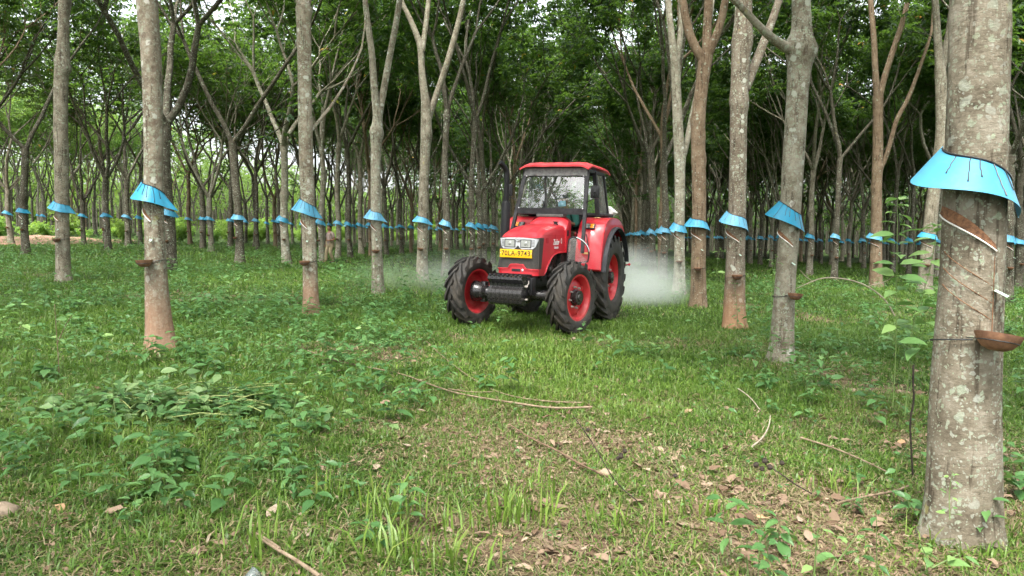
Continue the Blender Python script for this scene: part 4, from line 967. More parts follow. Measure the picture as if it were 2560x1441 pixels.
for sg in (-1, 1):
    x0 = sg * .135
    mb = MB(); mb.strip(list(np.linspace(x0 - .094, x0 + .094, 9)), lambda x: 1.278, lambda x: 1.410, lambda x, z: yf(x, z) - .018, .01)
    hl = part(mb, 'headlight', BLK)
    mb = MB(); mb.strip(list(np.linspace(x0 - .080, x0 + .080, 13)), lambda x: 1.290, lambda x: 1.398, lambda x, z: yf(x, z) - .024 - .004 * math.sin(x * 260) * math.cos(z * 190), .01)
    mb.sphere((x0, -.188, 1.345), (.030, .014, .030), 12); mb.build('lens', CLEAR, hl, 20)
    for k in range(5): 
        mb = MB(); zz = 1.30 + .022 * k; mb.strip([sg * .235, sg * .275] if sg > 0 else [-.275, -.235], lambda x: zz, lambda x: zz + .012, lambda x, z: yf(x, z) - .020, .01); mb.build('surround_fin', GREYP, sur, 0)
mb = MB(); mb.lathe([(.0, -.200), (.030, -.200), (.034, -.196), (.036, -.185)], c=(0, 0, 1.405), axis='y', n=28, sx=1.35, sy=.95); bd = part(mb, 'badge', SILV, smooth=30)
mb = MB(); mb.lathe([(.026, -.2015), (.030, -.2025), (.0305, -.2015)], c=(0, 0, 1.405), axis='y', n=28, sx=1.35, sy=.95); mb.box((0, -.2015, 1.405), (.045, .002, .006)); mb.build('badge_ring', GRIL, bd, 0)
# number plate
mb = MB(); mb.box((-.02, -.205, 1.185), (.545, .006, .128), bev=.002); pl = part(mb, 'license_plate', YEL)
text_mesh('70LA-9743', .112, INK, 'plate_text', pl, (-.02, -.2095, 1.186), xs=.90, space=1.10, bold=.0006)
mb = MB()
for dx in (-.28, -.105, .242): mb.lathe([(.007, -.2085), (.007, -.2125), (0, -.2135)], c=(dx, 0, 1.200 if abs(dx) < .1 else 1.19), axis='y', n=8)
mb.build('plate_bolt', SILV, pl, 30)
# bumper with its raised centre
mb = MB()
def hi_b(x): return float(np.interp(abs(x), [0, .105, .145, .338], [1.025, 1.022, .955, .95]))
mb.strip(xs + [], lambda x: .845, hi_b, lambda x, z: yf(x, z) - .016, .05)
mb.tube([(x, yf(x, 0) - .018, hi_b(x) - .006) for x in np.linspace(-.335, .335, 40)], .008, n=6)
for sg in (-1, 1):
    a = [(sg * .341, -.12, .845), (sg * .341, .14, .845), (sg * .341, .20, .90), (sg * .341, .0, .95), (sg * .341, -.12, .95)]; b = [(sg * .31, y, z) for _, y, z in a]
    f = [(0, 1, 2, 3, 4), (9, 8, 7, 6, 5)] + [(i, i + 5, (i + 1) % 5 + 5, (i + 1) % 5) for i in range(5)]; mb.add(a + b, f if sg > 0 else [q[::-1] for q in f])
bp = part(mb, 'bumper', RED)
mb = MB(); mb.box((-.015, -.187, .925), (.15, .012, .045), bev=.004); mb.build('tow_slot', BLK, bp, 30)
mb = MB(); mb.lathe([(.020, -.186), (.020, -.194), (.012, -.2), (0, -.2)], c=(.095, 0, .925), axis='y', n=14); mb.build('latch', SILV, bp, 30)
# hood lettering on the flank
text_mesh('Zador', .125, WHITEP, 'hood_lettering', TRAC, (.338, .66, 1.375), rot=(R(90), 0, R(90)), xs=.9, shear=.15, bold=.004)
text_mesh('Global 270', .05, WHITEP, 'hood_lettering', TRAC, (.338, .67, 1.285), rot=(R(90), 0, R(90)), xs=.95, bold=.0015)
mb = MB(); mb.lathe([(.018, .3365), (.03, .3385), (.034, .3365)], c=(0, .92, 1.40), axis='x', n=18, sx=.8, sy=1.5); part(mb, 'emblem', WHITEP)
# --- cowl and dashboard
mb = MB(); vs = []
for y, w, zt, zb in ((1.09, .36, 1.66, 1.20), (1.13, .365, 1.72, 1.20), (1.22, .355, 1.80, 1.20), (1.40, .34, 1.84, 1.22)):
    vs += [(w, y, zb), (w, y, zt - .16), (w * .96, y, zt - .08), (w * .62, y, zt - .005), (0, y, zt), (-w * .62, y, zt - .005), (-w * .96, y, zt - .08), (-w, y, zt - .16), (-w, y, zb)]
fs = [(i * 9 + j, i * 9 + j + 1, i * 9 + j + 10, i * 9 + j + 9) for i in range(3) for j in range(8)] + [tuple(range(9)), tuple(range(35, 26, -1))]
mb.add(vs, fs); cw = part(mb, 'cowl', RED)
mb = MB(); mb.box((0, 1.33, 1.845), (.50, .24, .05), bev=.02, rot=Euler((R(8), 0, 0))); part(mb, 'dashboard', DASH)
mb = MB(); mb.box((.366, 1.16, 1.535), (.006, .09, .10)); mb.build('vent', BLK, cw, 0)
mb = MB(); mb.lathe([(.045, 1.68), (.045, 1.705), (.03, 1.71), (.03, 1.725), (.05, 1.73), (.05, 1.745), (0, 1.75)], c=(.20, .98, -.02), n=16); part(mb, 'filler_cap', BLK)
# --- chassis and engine
mb = MB(); mb.box((0, .55, .90), (.42, 1.1, .50), bev=.03); mb.box((0, 1.55, .80), (.50, 1.0, .55), bev=.05); mb.box((0, 1.2, 1.05), (.6, .3, .5), bev=.03)
rgx = random.Random(4)
for k in range(26):
    y = rgx.uniform(.1, 1.2); z = rgx.uniform(.75, 1.15); sx = .21
    mb.box((sx + rgx.uniform(0, .06), y, z), (rgx.uniform(.04, .10), rgx.uniform(.04, .14), rgx.uniform(.04, .12)), bev=.008)
for k in range(10):
    y = rgx.uniform(.15, 1.0); mb.tube([(.24, y, rgx.uniform(.6, .9)), (.29, y + rgx.uniform(-.1, .2), rgx.uniform(.8, 1.0)), (.22, y + rgx.uniform(.1, .4), rgx.uniform(.95, 1.15))], .012, n=6)
mb.lathe([(0, .24), (.06, .24), (.06, .36), (.045, .37), (0, .37)], c=(0, .42, .93), axis='x', n=14); mb.lathe([(.05, .70), (.05, .92), (.06, .93), (0, .93)], c=(.27, .75, .0), n=14)
part(mb, 'engine', ENG)
mb = MB()
for sg in (-1, 1): mb.box((sg * .21, .25, .76), (.07, 1.25, .14), bev=.01)
mb.box((0, -.28, .72), (.50, .12, .20), bev=.015); mb.box((.285, -.22, .69), (.05, .16, .26), bev=.01); mb.box((.20, .3, .55), (.06, .9, .05))
part(mb, 'chassis_rail', BLK)
mb = MB(); mb.lathe([(.10, -.60), (.085, -.5), (.075, -.25), (.14, -.12), (.16, 0), (.14, .12), (.075, .25), (.085, .5), (.10, .60)], c=(0, 0, .53), axis='x', n=18)
for sg in (-1, 1): mb.lathe([(.10, sg * .58), (.15, sg * .63), (.15, sg * .72), (.17, sg * .76), (.17, sg * .82), (.0, sg * .83)], c=(0, 0, .54), axis='x', n=20); mb.box((sg * .64, 0, .54), (.10, .16, .34), bev=.03); mb.bar((sg * .64, .14, .56), (sg * .05, .16, .56), .035)
part(mb, 'front_axle', GLOSSB)
mb = MB(); mb.lathe([(.12, -.5), (.12, .5)], c=(0, RY_, .77), axis='x', n=16); mb.box((0, RY_, .8), (.55, .5, .5), bev=.05); part(mb, 'rear_axle', BLK)
# --- front weights on their carrier
mb = MB(); mb.box((0, -.40, .62), (.5, .22, .16), bev=.01)
for k in range(9): mb.bar((-.275 + .55 * k / 8, -.60, .862), (-.275 + .55 * k / 8, -.25, .862), .014, .022)
mb.bar((-.28, -.255, .862), (.28, -.255, .862), .016, .022); mb.bar((-.285, -.43, .858), (.285, -.43, .858), .012, .016)
rack = part(mb, 'weight_carrier', BLK)
wm = None
for k in range(8):
    mb = MB(); x0, x1 = -.284 + .071 * k + .0018, -.284 + .071 * (k + 1) - .0018
    pf = [(-.46, .85), (-.64, .85), (-.665, .835), (-.668, .80), (-.64, .775), (-.60, .735), (-.595, .69), (-.615, .66), (-.655, .64), (-.668, .615), (-.668, .57), (-.655, .50), (-.62, .43), (-.57, .405), (-.46, .41)]
    m_ = len(pf); vs = [(x0, y, z) for y, z in pf] + [(x1, y, z) for y, z in pf]; fs = [tuple(range(m_)), tuple(range(2 * m_ - 1, m_ - 1, -1))] + [(i, i + m_, (i + 1) % m_ + m_, (i + 1) % m_) for i in range(m_)]
    if wm is None:
        mb.add(vs, [f[::-1] for f in fs]); mb.box(((x0 + x1) / 2, -.645, .862), (.03, .03, .028), bev=.006); o = mb.build('front_weight', GLOSSB, rack, 35); wm = o
    else:
        o = wm.copy(); COL.objects.link(o); o.parent = rack; o.location = (.071 * k, 0, 0)
mb = MB(); mb.lathe([(.018, .29), (.018, .335), (.01, .34), (0, .34)], c=(0, -.55, .70), axis='x', n=8); mb.lathe([(.016, .29), (.016, .33), (0, .33)], c=(0, -.52, .50), axis='x', n=8); mb.tube([(.31, -.55, .70), (.33, -.50, .74), (.31, -.45, .78)], .008, n=5); mb.build('rack_bolt', STEELB, rack, 30)
# --- cab
yb, yt = 1.25, 1.46
bl, br = Vector((-.655, yb, 1.90)), Vector((.655, yb, 1.90)); tl, tr = Vector((-.575, yt, 2.63)), Vector((.585, yt, 2.63))
mb = MB()
def post(a, b, w=.055): mb.bar(a, b, w, w, up=(0, 1, 0))
lo_l = bl + (bl - tl) * .95; lo_r = br + (br - tr) * .95
lo_l.x = -.70; lo_r.x = .67
post(lo_l, tl); post(lo_r, tr)
mb.bar(bl, br, .05, .085); mb.bar(bl.lerp(tl, .90), br.lerp(tr, .90), .05, .05); mb.bar(tl + Vector((0, 0, .03)), tr + Vector((0, 0, .03)), .05, .05)
rl, rr = Vector((-.62, 2.62, 1.88)), Vector((.64, 2.62, 1.88)); rtl, rtr = Vector((-.56, 2.46, 2.64)), Vector((.57, 2.46, 2.64))
post(rl, rtl); post(rr, rtr); mb.bar(rl, rr, .05, .06); mb.bar(rtl, rtr, .05, .05)
ml_, mr_ = Vector((-.60, 1.86, 2.64)), Vector((.585, 1.86, 2.64)); nl_, nr_ = Vector((-.66, 1.92, 1.85)), Vector((.66, 1.92, 1.85))
post(nr_, mr_, .07); post(nl_, ml_, .07); mb.bar(tl, rtl, .05, .05); mb.bar(tr, rtr, .05, .05); mb.bar(nr_, rr, .05, .06); mb.bar(nl_, rl, .05, .06)
part(mb, 'cab_frame', BLK, smooth=0)
mb = MB(); a, b, c, d = tl.lerp(bl, .02), tr.lerp(br, .02), tr.lerp(br, .13), tl.lerp(bl, .13); off = Vector((0, -.032, 0)); q = [a + off, b + off, c + off, d + off, a, b, c, d]
q[0] += Vector((0, .0, .05)); q[1] += Vector((0, 0, .05)); mb.add(q, [(3, 2, 1, 0), (4, 5, 6, 7), (0, 1, 5, 4), (1, 2, 6, 5), (2, 3, 7, 6), (3, 0, 4, 7)]); mb.box((-.38, yt - .06, 2.555), (.10, .02, .016)); mb.box((.36, yt - .06, 2.555), (.10, .02, .016)); part(mb, 'cab_header', GREYP, smooth=0)
# windscreen: inner frame and pane
A, B, C, D = bl.lerp(tl, .065), br.lerp(tr, .065), br.lerp(tr, .875), bl.lerp(tl, .875)
A = A.lerp(B, .03); B = B.lerp(A, .03); C = C.lerp(D, .03); D = D.lerp(C, .03)
mb = MB(); nf = Vector((0, -.02, 0))
for p, q in ((A, B), (B, C), (C, D), (D, A)): mb.bar(p + nf, q + nf, .028, .02, up=(0, 1, 0))
for p in (A.lerp(C, .02), B.lerp(D, .02), C.lerp(A, .02), D.lerp(B, .02)): mb.sphere(p + nf * 2, .013, 8, m=1)
ws = part(mb, 'windscreen', [BLK, SILV], smooth=30)
mb = MB(); vs = [];
for u in np.linspace(0, 1, 9):
    for v in np.linspace(0, 1, 9): vs.append(A.lerp(B, u).lerp(D.lerp(C, u), v) + Vector((0, -.012 * math.sin(math.pi * u) - .006 * math.sin(math.pi * v), 0)))
vs2 = [v + Vector((0, .004, 0)) for v in vs]; mb.add(vs, [(i * 9 + j, i * 9 + j + 9, i * 9 + j + 10, i * 9 + j + 1) for i in range(8) for j in range(8)]); mb.build('pane', GLASS, ws, 180)
mb = MB(); q = [nr_ + Vector((0, .05, .03)), rr + Vector((0, -.04, .03)), rtr + Vector((0, -.04, -.03)), mr_ + Vector((0, .06, -.03))]; mb.add(q + [p + Vector((-.004, 0, 0)) for p in q], [(0, 1, 2, 3), (7, 6, 5, 4), (0, 4, 5, 1), (1, 5, 6, 2), (2, 6, 7, 3), (3, 7, 4, 0)]); part(mb, 'side_window', GLASS2, smooth=0)
mb = MB(); q = [Vector((-p.x - .0, p.y, p.z)) for p in q]; mb.add(q + [p + Vector((.004, 0, 0)) for p in q], [(3, 2, 1, 0), (4, 5, 6, 7), (1, 5, 4, 0), (2, 6, 5, 1), (3, 7, 6, 2), (0, 4, 7, 3)]); part(mb, 'side_window', GLASS2, smooth=0)
mb = MB(); q = [rl + Vector((.03, 0, .03)), rr + Vector((-.03, 0, .03)), rtr + Vector((-.03, 0, -.03)), rtl + Vector((.03, 0, -.03))]; mb.add(q, [(0, 1, 2, 3)]); part(mb, 'rear_window', GLASS, smooth=0)
# roof: ribbed sheet with drooping rolled edges
def roof_z(x, y):
    ex = max(0, abs(x) - .50) / .14; ey = max(0, 1.60 - y, y - 2.45) / .25
    return 2.778 - .055 * ex ** 1.4 - .06 * max(0, ey) ** 1.5 + .006 * max(0, math.cos(x * 18)) * (1 if ex <= 0 else max(0, 1 - ex)) + .004
xs_ = np.linspace(-.64, .64, 41); ys_ = np.linspace(1.32, 2.70, 21); vt = [(x, y, roof_z(x, y)) for y in ys_ for x in xs_]; vb = [(x, y, min(roof_z(x, y) - .028, 2.70)) for y in ys_ for x in xs_]
n = 41; N = len(vt); fs = [(i * n + j, i * n + j + 1, i * n + j + n + 1, i * n + j + n) for i in range(20) for j in range(40)]; fs += [tuple(reversed([a + N for a in f])) for f in fs]
edge = list(range(0, n)) + [i * n + n - 1 for i in range(1, 21)] + list(range(N - 2, N - n - 1, -1)) + [i * n for i in range(19, 0, -1)]
fs += [(edge[i], edge[i] + N, edge[(i + 1) % len(edge)] + N, edge[(i + 1) % len(edge)]) for i in range(len(edge))]
mb = MB(); mb.add(vt + vb, fs); part(mb, 'roof', REDF, smooth=50)
# --- fenders with lamps
def fender(sg):
    pf = [(1.30, .93), (1.31, 1.10), (1.33, 1.28), (1.38, 1.45), (1.45, 1.60), (1.54, 1.73), (1.66, 1.80), (1.85, 1.83), (2.2, 1.84), (2.5, 1.80), (2.75, 1.66), (2.92, 1.45)]
    pf, _ = smooth_path([(0, y, z) for y, z in pf], [0] * len(pf), 2); mb = MB(); vs = []; m_ = len(pf)
    for p in pf:
        xi = .46; xo = .93
        vs += [(sg * xi, p.y, p.z), (sg * (xi + .12), p.y, p.z), (sg * (xo - .02), p.y, p.z), (sg * xo, p.y + .012, p.z - .012), (sg * xo, p.y + .03, p.z - .03), (sg * (xo - .03), p.y + .03, p.z - .03), (sg * xi, p.y + .03, p.z - .03)]
    fs = []
    for i in range(m_ - 1):
        for j in range(7): a = i * 7 + j; b = i * 7 + (j + 1) % 7; fs.append((a, b, b + 7, a + 7))
    fs += [tuple(range(6, -1, -1)), tuple(range((m_ - 1) * 7, m_ * 7))]
    mb.add(vs, fs if sg < 0 else [f[::-1] for f in fs]); 
    iy = [(p.y, p.z) for p in pf]      # inner side sheet down to the platform
    v1 = [(sg * .465, y, z - .004) for y, z in iy] + [(sg * .465, y, .92) for y, z in iy]; mb.add(v1, [(i, i + 1, i + 1 + m_, i + m_) for i in range(m_ - 1)])
    v2 = []
    for p in pf:
        a = math.atan2((p.z - .76) / 1.07, (p.y - RY_) / .97); v2 += [(sg * .927, p.y + .004, p.z - .004), (sg * .927, RY_ + math.cos(a) * .85 * .97, .76 + math.sin(a) * .85 * 1.07)]
    mb.add(v2, [(2 * i, 2 * i + 1, 2 * i + 3, 2 * i + 2) for i in range(m_ - 1)])
    f = part(mb, 'fender', RED, smooth=40)
    # rubber edge following the tyre
    mb = MB(); vs = []; cy0, cz0 = RY_, .76
    for t in np.linspace(R(-172), R(-18), 30):
        c_, s_ = math.cos(t), -math.sin(t)
        for (r, x) in ((.855, .92), (.862, .96), (.852, 1.005), (.832, 1.01), (.832, .92)): vs.append((sg * x, cy0 + c_ * r * .97, cz0 + s_ * r * 1.07))
    fs = []
    for i in range(29):
        for j in range(5): a = i * 5 + j; b = i * 5 + (j + 1) % 5; fs.append((a, b, b + 5, a + 5))
    fs += [tuple(range(5)), tuple(range(149, 144, -1))]
    mb.add(vs, fs if sg > 0 else [q[::-1] for q in fs]); mb.build('fender_flare', RUB2, f, 40)
    # lamp cluster
    y0, z0 = 1.462, 1.665; rt = Euler((R(-34), 0, 0)); M3 = rt.to_matrix()
    mb = MB(); c0 = Vector((sg * .66, y0, z0)); mb.box(c0, (.19, .03, .105), rot=rt, bev=.008); lm = mb.build('fender_lamp', BLK, f, 30)
    for k, (dx, w, m_) in enumerate(((-.050 * sg, .055, CLEAR), (-.004 * sg, .02, GREYP), (.046 * sg, .062, AMB))):
        mb = MB()
        for zz in (-.022, .022): mb.box(c0 + M3 @ Vector((dx, -.017, zz)), (w, .012, .038), rot=rt, bev=.004)
        mb.build('lamp_lens', m_, lm, 30)
    return f
fl_ = fender(1); fender(-1)
mb = MB(); mb.lathe([(0, 1.8275), (.05, 1.8275), (.055, 1.822)], c=(.70, 1.75, 0.002), n=20, sx=1.2, sy=.75); mb.build('sticker', PALE, fl_, 30)
mb = MB(); mb.box((.66, 1.300, 1.20), (.11, .006, .028)); mb.build('sticker', PALE, fl_, 0)
mb = MB(); mb.bar((.62, 1.385, 1.53), (.68, 1.325, 1.36), .012, .012); mb.sphere((.68, 1.325, 1.36), .014, 8); mb.build('reflector_rod', BLK, fl_, 30)
mb = MB(); mb.box((.62, 2.2, 1.885), (.34, .6, .06), bev=.02); mb.box((-.62, 2.0, 1.885), (.34, .7, .06), bev=.02); part(mb, 'platform_box', BLK)
mb = MB(); mb.box((0, 1.55, .93), (1.0, .6, .05)); mb.box((.50, 1.45, .60), (.22, .25, .03)); mb.bar((.42, 1.45, .92), (.50, 1.45, .61), .03); part(mb, 'floor_plate', BLK)
# --- exhaust, mirrors, steering wheel, seat, shield
mb = MB(); ex, ey = -.50, .45
mb.tube([(ex, ey, 1.25), (ex, ey, 1.99), (ex, ey, 2.03)], [.075, .075, .055], n=18); pts, rd = smooth_path([(ex, ey, 2.0), (ex, ey, 2.42), (ex, ey, 2.52), (ex - .03, ey - .05, 2.60), (ex - .075, ey - .12, 2.66)], [.043] * 5, 2)
mb.tube(pts, [r * (1 if i < len(pts) - 4 else 1.0) for i, r in enumerate(rd)], n=14); mb.bar((ex, ey, 1.35), (-.3, ey, 1.3), .04); part(mb, 'exhaust', mat('matt black exhaust', (.007, .007, .008), .55, spec=.3))
def mirror(sg, c, j):
    mb = MB(); mb.box(c, (.155, .05, .215), bev=.022, rot=Euler((R(4), 0, R(10 * sg)))); mb.box(Vector(c) + Vector((0, -.026, 0)), (.10, .018, .14), bev=.008, rot=Euler((R(4), 0, R(10 * sg)))); mb.sphere(Vector(c) + Vector((0, -.04, .0)), .018, 8)
    o = part(mb, 'mirror', BLK); mb = MB(); mb.tube([Vector(c) + Vector((0, -.04, 0)), Vector(c) + Vector((-.02 * sg, -.04, -.12)), Vector(j)], .009, n=6); mb.build('mirror_arm', BLK, o, 60)
mirror(1, (.79, 1.26, 2.245), (.64, 1.26, 2.07)); mirror(-1, (-.79, 1.22, 2.265), (-.65, 1.24, 2.10))
mb = MB(); SWC = Vector((-.02, 1.52, 1.90)); Msw = Euler((R(28), 0, 0)).to_matrix()
mb.tube([SWC + Msw @ Vector((.20 * math.cos(a), .20 * math.sin(a), 0)) for a in np.linspace(0, 2 * math.pi, 33)], .014, n=8, cap=False)
for a in (.5, 2.6, 4.7): mb.bar(SWC, SWC + Msw @ Vector((.20 * math.cos(a), .20 * math.sin(a), 0)), .02, .01)
mb.tube([SWC, SWC - Msw @ Vector((0, 0, .35))], .025, n=8); part(mb, 'steering_wheel', SEATM)
mb = MB(); mb.box((.03, 2.02, 1.36), (.46, .45, .12), bev=.04); mb.box((.03, 2.26, 1.62), (.44, .12, .48), bev=.04, rot=Euler((R(-10), 0, 0))); mb.box((.03, 2.05, 1.15), (.3, .3, .36), bev=.02); part(mb, 'seat', SEATM)
mb = MB(); mb.tube([(.34, 1.62, 1.2), (.36, 1.60, 1.48)], .008, n=6, m=0); mb.box((.36, 1.60, 1.52), (.035, .04, .09), m=1, bev=.01); part(mb, 'gear_lever', [BLK, RED])
# clear splash shield over the left front wheel, held by a bent tube
sh = [(.58, 0.55, 1.06), (.58, .55, 1.38), (.60, .55, 1.44), (.66, .56, 1.475), (.74, .58, 1.46), (.84, .60, 1.40), (.905, .62, 1.31), (.92, .63, 1.20), (.90, .64, 1.08)]
mb = MB(); sp, sr = smooth_path(sh, [.013] * len(sh), 2); mb.tube(sp, .013, n=8, m=0); shd = part(mb, 'splash_shield', [BLK], smooth=60)
mb = MB(); mb.tube(sp[len(sp) // 2 - 2: -7], .0145, n=8); mb.build('shield_tube', CHROME, shd, 60)
pl_ = [(.58, .555, 1.05), (.58, .555, 1.40), (.62, .56, 1.445), (.69, .565, 1.46), (.73, .575, 1.42), (.75, .58, 1.30), (.82, .60, 1.18), (.89, .625, 1.10), (.88, .625, 1.05)]
mb = MB(); mb.add([(x, y - .012, z) for x, y, z in pl_] + [(x, y - .006, z) for x, y, z in pl_], [tuple(range(9)), tuple(range(17, 8, -1))] + [(i, i + 9, (i + 1) % 9 + 9, (i + 1) % 9) for i in range(9)]); mb.build('shield_film', FILM, shd, 0)
mb = MB(); mb.bar((.35, .75, 1.0), (.60, .60, 1.06), .02); mb.bar((.35, .8, 1.02), (.9, .64, 1.08), .02); mb.build('shield_bracket', BLK, shd, 0)

# --- sprayer carried behind the tractor: a machine of its own
SPR = empty('sprayer', TRAC.matrix_basis @ Vector((0, 3.05, 0)) if False else (Matrix.Translation((TX, TY, TZ)) @ TRAC.rotation_euler.to_matrix().to_4x4()) @ Vector((0, 3.05, 0)), 'blue tank sprayer with a white hopper, mounted behind the tractor cab', 'sprayer')
SPR.rotation_euler = TRAC.rotation_euler
BLUET = mat('blue plastic tank', (0.06, 0.25, 0.52), 0.45); WHT = mat('white plastic', (0.72, 0.72, 0.68), 0.5)
mb = MB(); mb.box((.05, .12, 1.40), (1.05, .72, .86), bev=.10); mb.box((.05, .12, 1.84), (1.08, .75, .05), bev=.02); mb.build('tank', BLUET, SPR, 40)
mb = MB(); v = [(.47, -.12, 1.86), (.60, -.12, 1.90), (.67, -.10, 1.97), (.53, -.10, 2.09), (.44, -.1, 2.09), (.44, -.12, 1.86)]; mb.add(v + [(x, y + .3, z) for x, y, z in v], [tuple(range(6)), tuple(range(11, 5, -1))] + [(i, i + 6, (i + 1) % 6 + 6, (i + 1) % 6) for i in range(6)]); mb.build('hopper', WHT, SPR, 20)
mb = MB(); mb.box((0, 0, .72), (.9, .5, .12), bev=.02); mb.bar((-.3, -.5, .7), (-.3, .1, .7), .06); mb.bar((.3, -.5, .7), (.3, .1, .7), .06); mb.lathe([(.10, .2), (.32, .22), (.34, .40), (.30, .42), (.0, .42)], c=(0, 0, .85), axis='y', n=24); mb.build('blower', BLK, SPR, 40)
mb = MB(); mb.tube([(.5, .2, .9), (.88, .15, .96), (.94, .10, .97)], .014, n=8); mb.sphere((.965, .10, .975), .026, 10); mb.build('nozzle', RED, SPR, 40)
# ------------------------------------------------------------------ people
SKIN = mottled('tan skin', (0.20, 0.095, 0.055), (0.27, 0.135, 0.08), 20, 0.55, 0.05)
HAIR = mottled('black hair', (0.008, 0.007, 0.006), (0.02, 0.017, 0.014), 60, 0.5, 0.4)
EYE_W = mat('eye white', (0.7, 0.68, 0.64), 0.3); LIP = mat('lip', (0.25, 0.09, 0.07), 0.5)
SHIRT_B = mottled('beige pink polo', (0.25, 0.19, 0.165), (0.34, 0.265, 0.235), 9, 0.85, 0.3)
KHAKI = mottled('khaki trousers', (0.25, 0.20, 0.12), (0.34, 0.275, 0.17), 8, 0.85, 0.3)
SHIRT_G = mottled('dark green work shirt', (0.018, 0.085, 0.07), (0.035, 0.13, 0.105), 9, 0.85, 0.3)
KHAKI2 = mottled('brown work trousers', (0.13, 0.09, 0.05), (0.2, 0.145, 0.085), 8, 0.85, 0.3)
MASK = mat('pale blue face mask', (0.28, 0.60, 0.80), 0.7); CAPM = mat('navy cap', (0.012, 0.016, 0.035), 0.7); DARKB = mat('dark bag', (0.03, 0.025, 0.022), 0.7)
def skin_arrays(joints, chains, sub=2):
    """joints: name -> (pos, radius); chains: lists of names; the first name of the first chain is the root"""
    names = list(joints); ix = {n: i for i, n in enumerate(names)}; ed = [(ix[a], ix[b]) for c in chains for a, b in zip(c, c[1:])]
    me = bpy.data.meshes.new('skin'); me.from_pydata([joints[n][0] for n in names], ed, [])
    o = bpy.data.objects.new('skin', me); COL.objects.link(o)
    o.modifiers.new('s', 'SKIN').use_smooth_shade = True; m = o.modifiers.new('u', 'SUBSURF'); m.levels = sub; m.render_levels = sub
    sv = me.skin_vertices[0].data
    for n, v in zip(names, sv):
        r = joints[n][1]; v.radius = (r, r) if not hasattr(r, '__len__') else r; v.use_root = n == chains[0][0]
    bpy.context.view_layer.update()
    e = bpy.data.meshes.new_from_object(o.evaluated_get(bpy.context.evaluated_depsgraph_get()))
    V = [tuple(v.co) for v in e.vertices]; F = [tuple(p.vertices) for p in e.polygons]
    bpy.data.objects.remove(o); bpy.data.meshes.remove(e); return V, F
def head_arrays(c, s, rot):
    """a shaped head facing -y: skull, jaw, brow, nose, ears"""
    n, k = 28, 22; V = []; F = []; c = Vector(c)
    for i in range(k + 1):
        th = math.pi * i / k; z = math.cos(th)
        for j in range(n):
            a = 2 * math.pi * j / n; x = math.sin(th) * math.sin(a); y = -math.sin(th) * math.cos(a)
            f = max(0, -y)
            w = .076 * (1 - .22 * max(0, -z) ** 1.3); dp = .095 * (1 - .10 * max(0, -z)) if y > 0 else .092
            X, Y, Z = x * w, y * dp, z * .118
            if z < -.1: Y *= 1 if f > .3 else (1 - .25 * min(1, -z))
            Y -= .020 * f ** 6 * math.exp(-((Z + .012) / .022) ** 2) * math.exp(-(X / .014) ** 2) * 1.3            # nose
            Y -= .006 * f * math.exp(-((Z - .030) / .012) ** 2)                                                    # brow
            Y += .010 * f * math.exp(-((Z - .010) / .012) ** 2) * math.exp(-((abs(X) - .032) / .014) ** 2)          # eye sockets
            Y -= .006 * f * math.exp(-((Z + .055) / .010) ** 2) * math.exp(-(X / .022) ** 2)                        # lips
            Y -= .008 * f * math.exp(-((Z + .092) / .014) ** 2) * math.exp(-(X / .02) ** 2)                         # chin
            V.append(Vector((X, Y, Z)) * s)
    for i in range(k):
        for j in range(n): a = i * n + j; b = i * n + (j + 1) % n; F.append((a, a + n, b + n, b))
    mb = MB(); mb.add(V, F, 0)
    for sx in (-1, 1): mb.sphere((sx * .076 * s, .008 * s, 0), (.010 * s, .020 * s, .030 * s), 8, 0); mb.sphere((sx * .031 * s, -.078 * s, .010 * s), (.012 * s, .008 * s, .007 * s), 8, 1); mb.sphere((sx * .031 * s, -.085 * s, .010 * s), (.005 * s, .003 * s, .005 * s), 6, 2)
    mb.box((0, -.0905 * s, -.053 * s), (.036 * s, .008 * s, .008 * s), m=3, bev=.003)
    M = rot.to_matrix(); mb.v = [tuple(M @ Vector(v) + c) for v in mb.v]
    return mb
def fingers(J, C, wrist, d, side, curl, pre, L=.085):
    """five fingers on a palm: d forward, side towards the thumb, curl the palm normal"""
    w = Vector(wrist); d = Vector(d).normalized(); side = Vector(side).normalized(); cu = Vector(curl).normalized()
    J[pre + 'palm'] = (w + d * .055, (.022, .034)); C.append([pre + 'wrist', pre + 'palm'])
    for k, (o, l) in enumerate(((.030, .92), (.010, 1.0), (-.010, .95), (-.028, .76))):
        b = w + d * .085 + side * o; J[f'{pre}f{k}a'] = (b, .0095); m = b + (d * .8 + cu * .6) * (L * l * .45); J[f'{pre}f{k}b'] = (m, .0085); e = m + (d * .1 + cu * 1.0) * (L * l * .42); J[f'{pre}f{k}c'] = (e, .0075)
        C.append([pre + 'palm', f'{pre}f{k}a', f'{pre}f{k}b', f'{pre}f{k}c'])
    b = w + d * .04 + side * .036; J[pre + 't0'] = (b, .011); J[pre + 't1'] = (b + (side * .6 + d * .6 + cu * .3) * .035, .0095); J[pre + 't2'] = (b + (side * .4 + d * .8 + cu * .8) * .06, .008)
    C.append([pre + 'palm', pre + 't0', pre + 't1', pre + 't2'])
def body_mesh(J, C, head_c, head_rot, hs, parent):
    V, F = skin_arrays(J, C, 2); mb = head_arrays(head_c, hs, head_rot); mb.add(V, F, 0)
    return mb.build('body', [SKIN, EYE_W, HAIR, LIP], parent, 180)
def cloth(name, J, C, m, parent, sub=2):
    V, F = skin_arrays(J, C, sub); mb = MB(); mb.add(V, F); return mb.build(name, m, parent, 180)
V3 = Vector
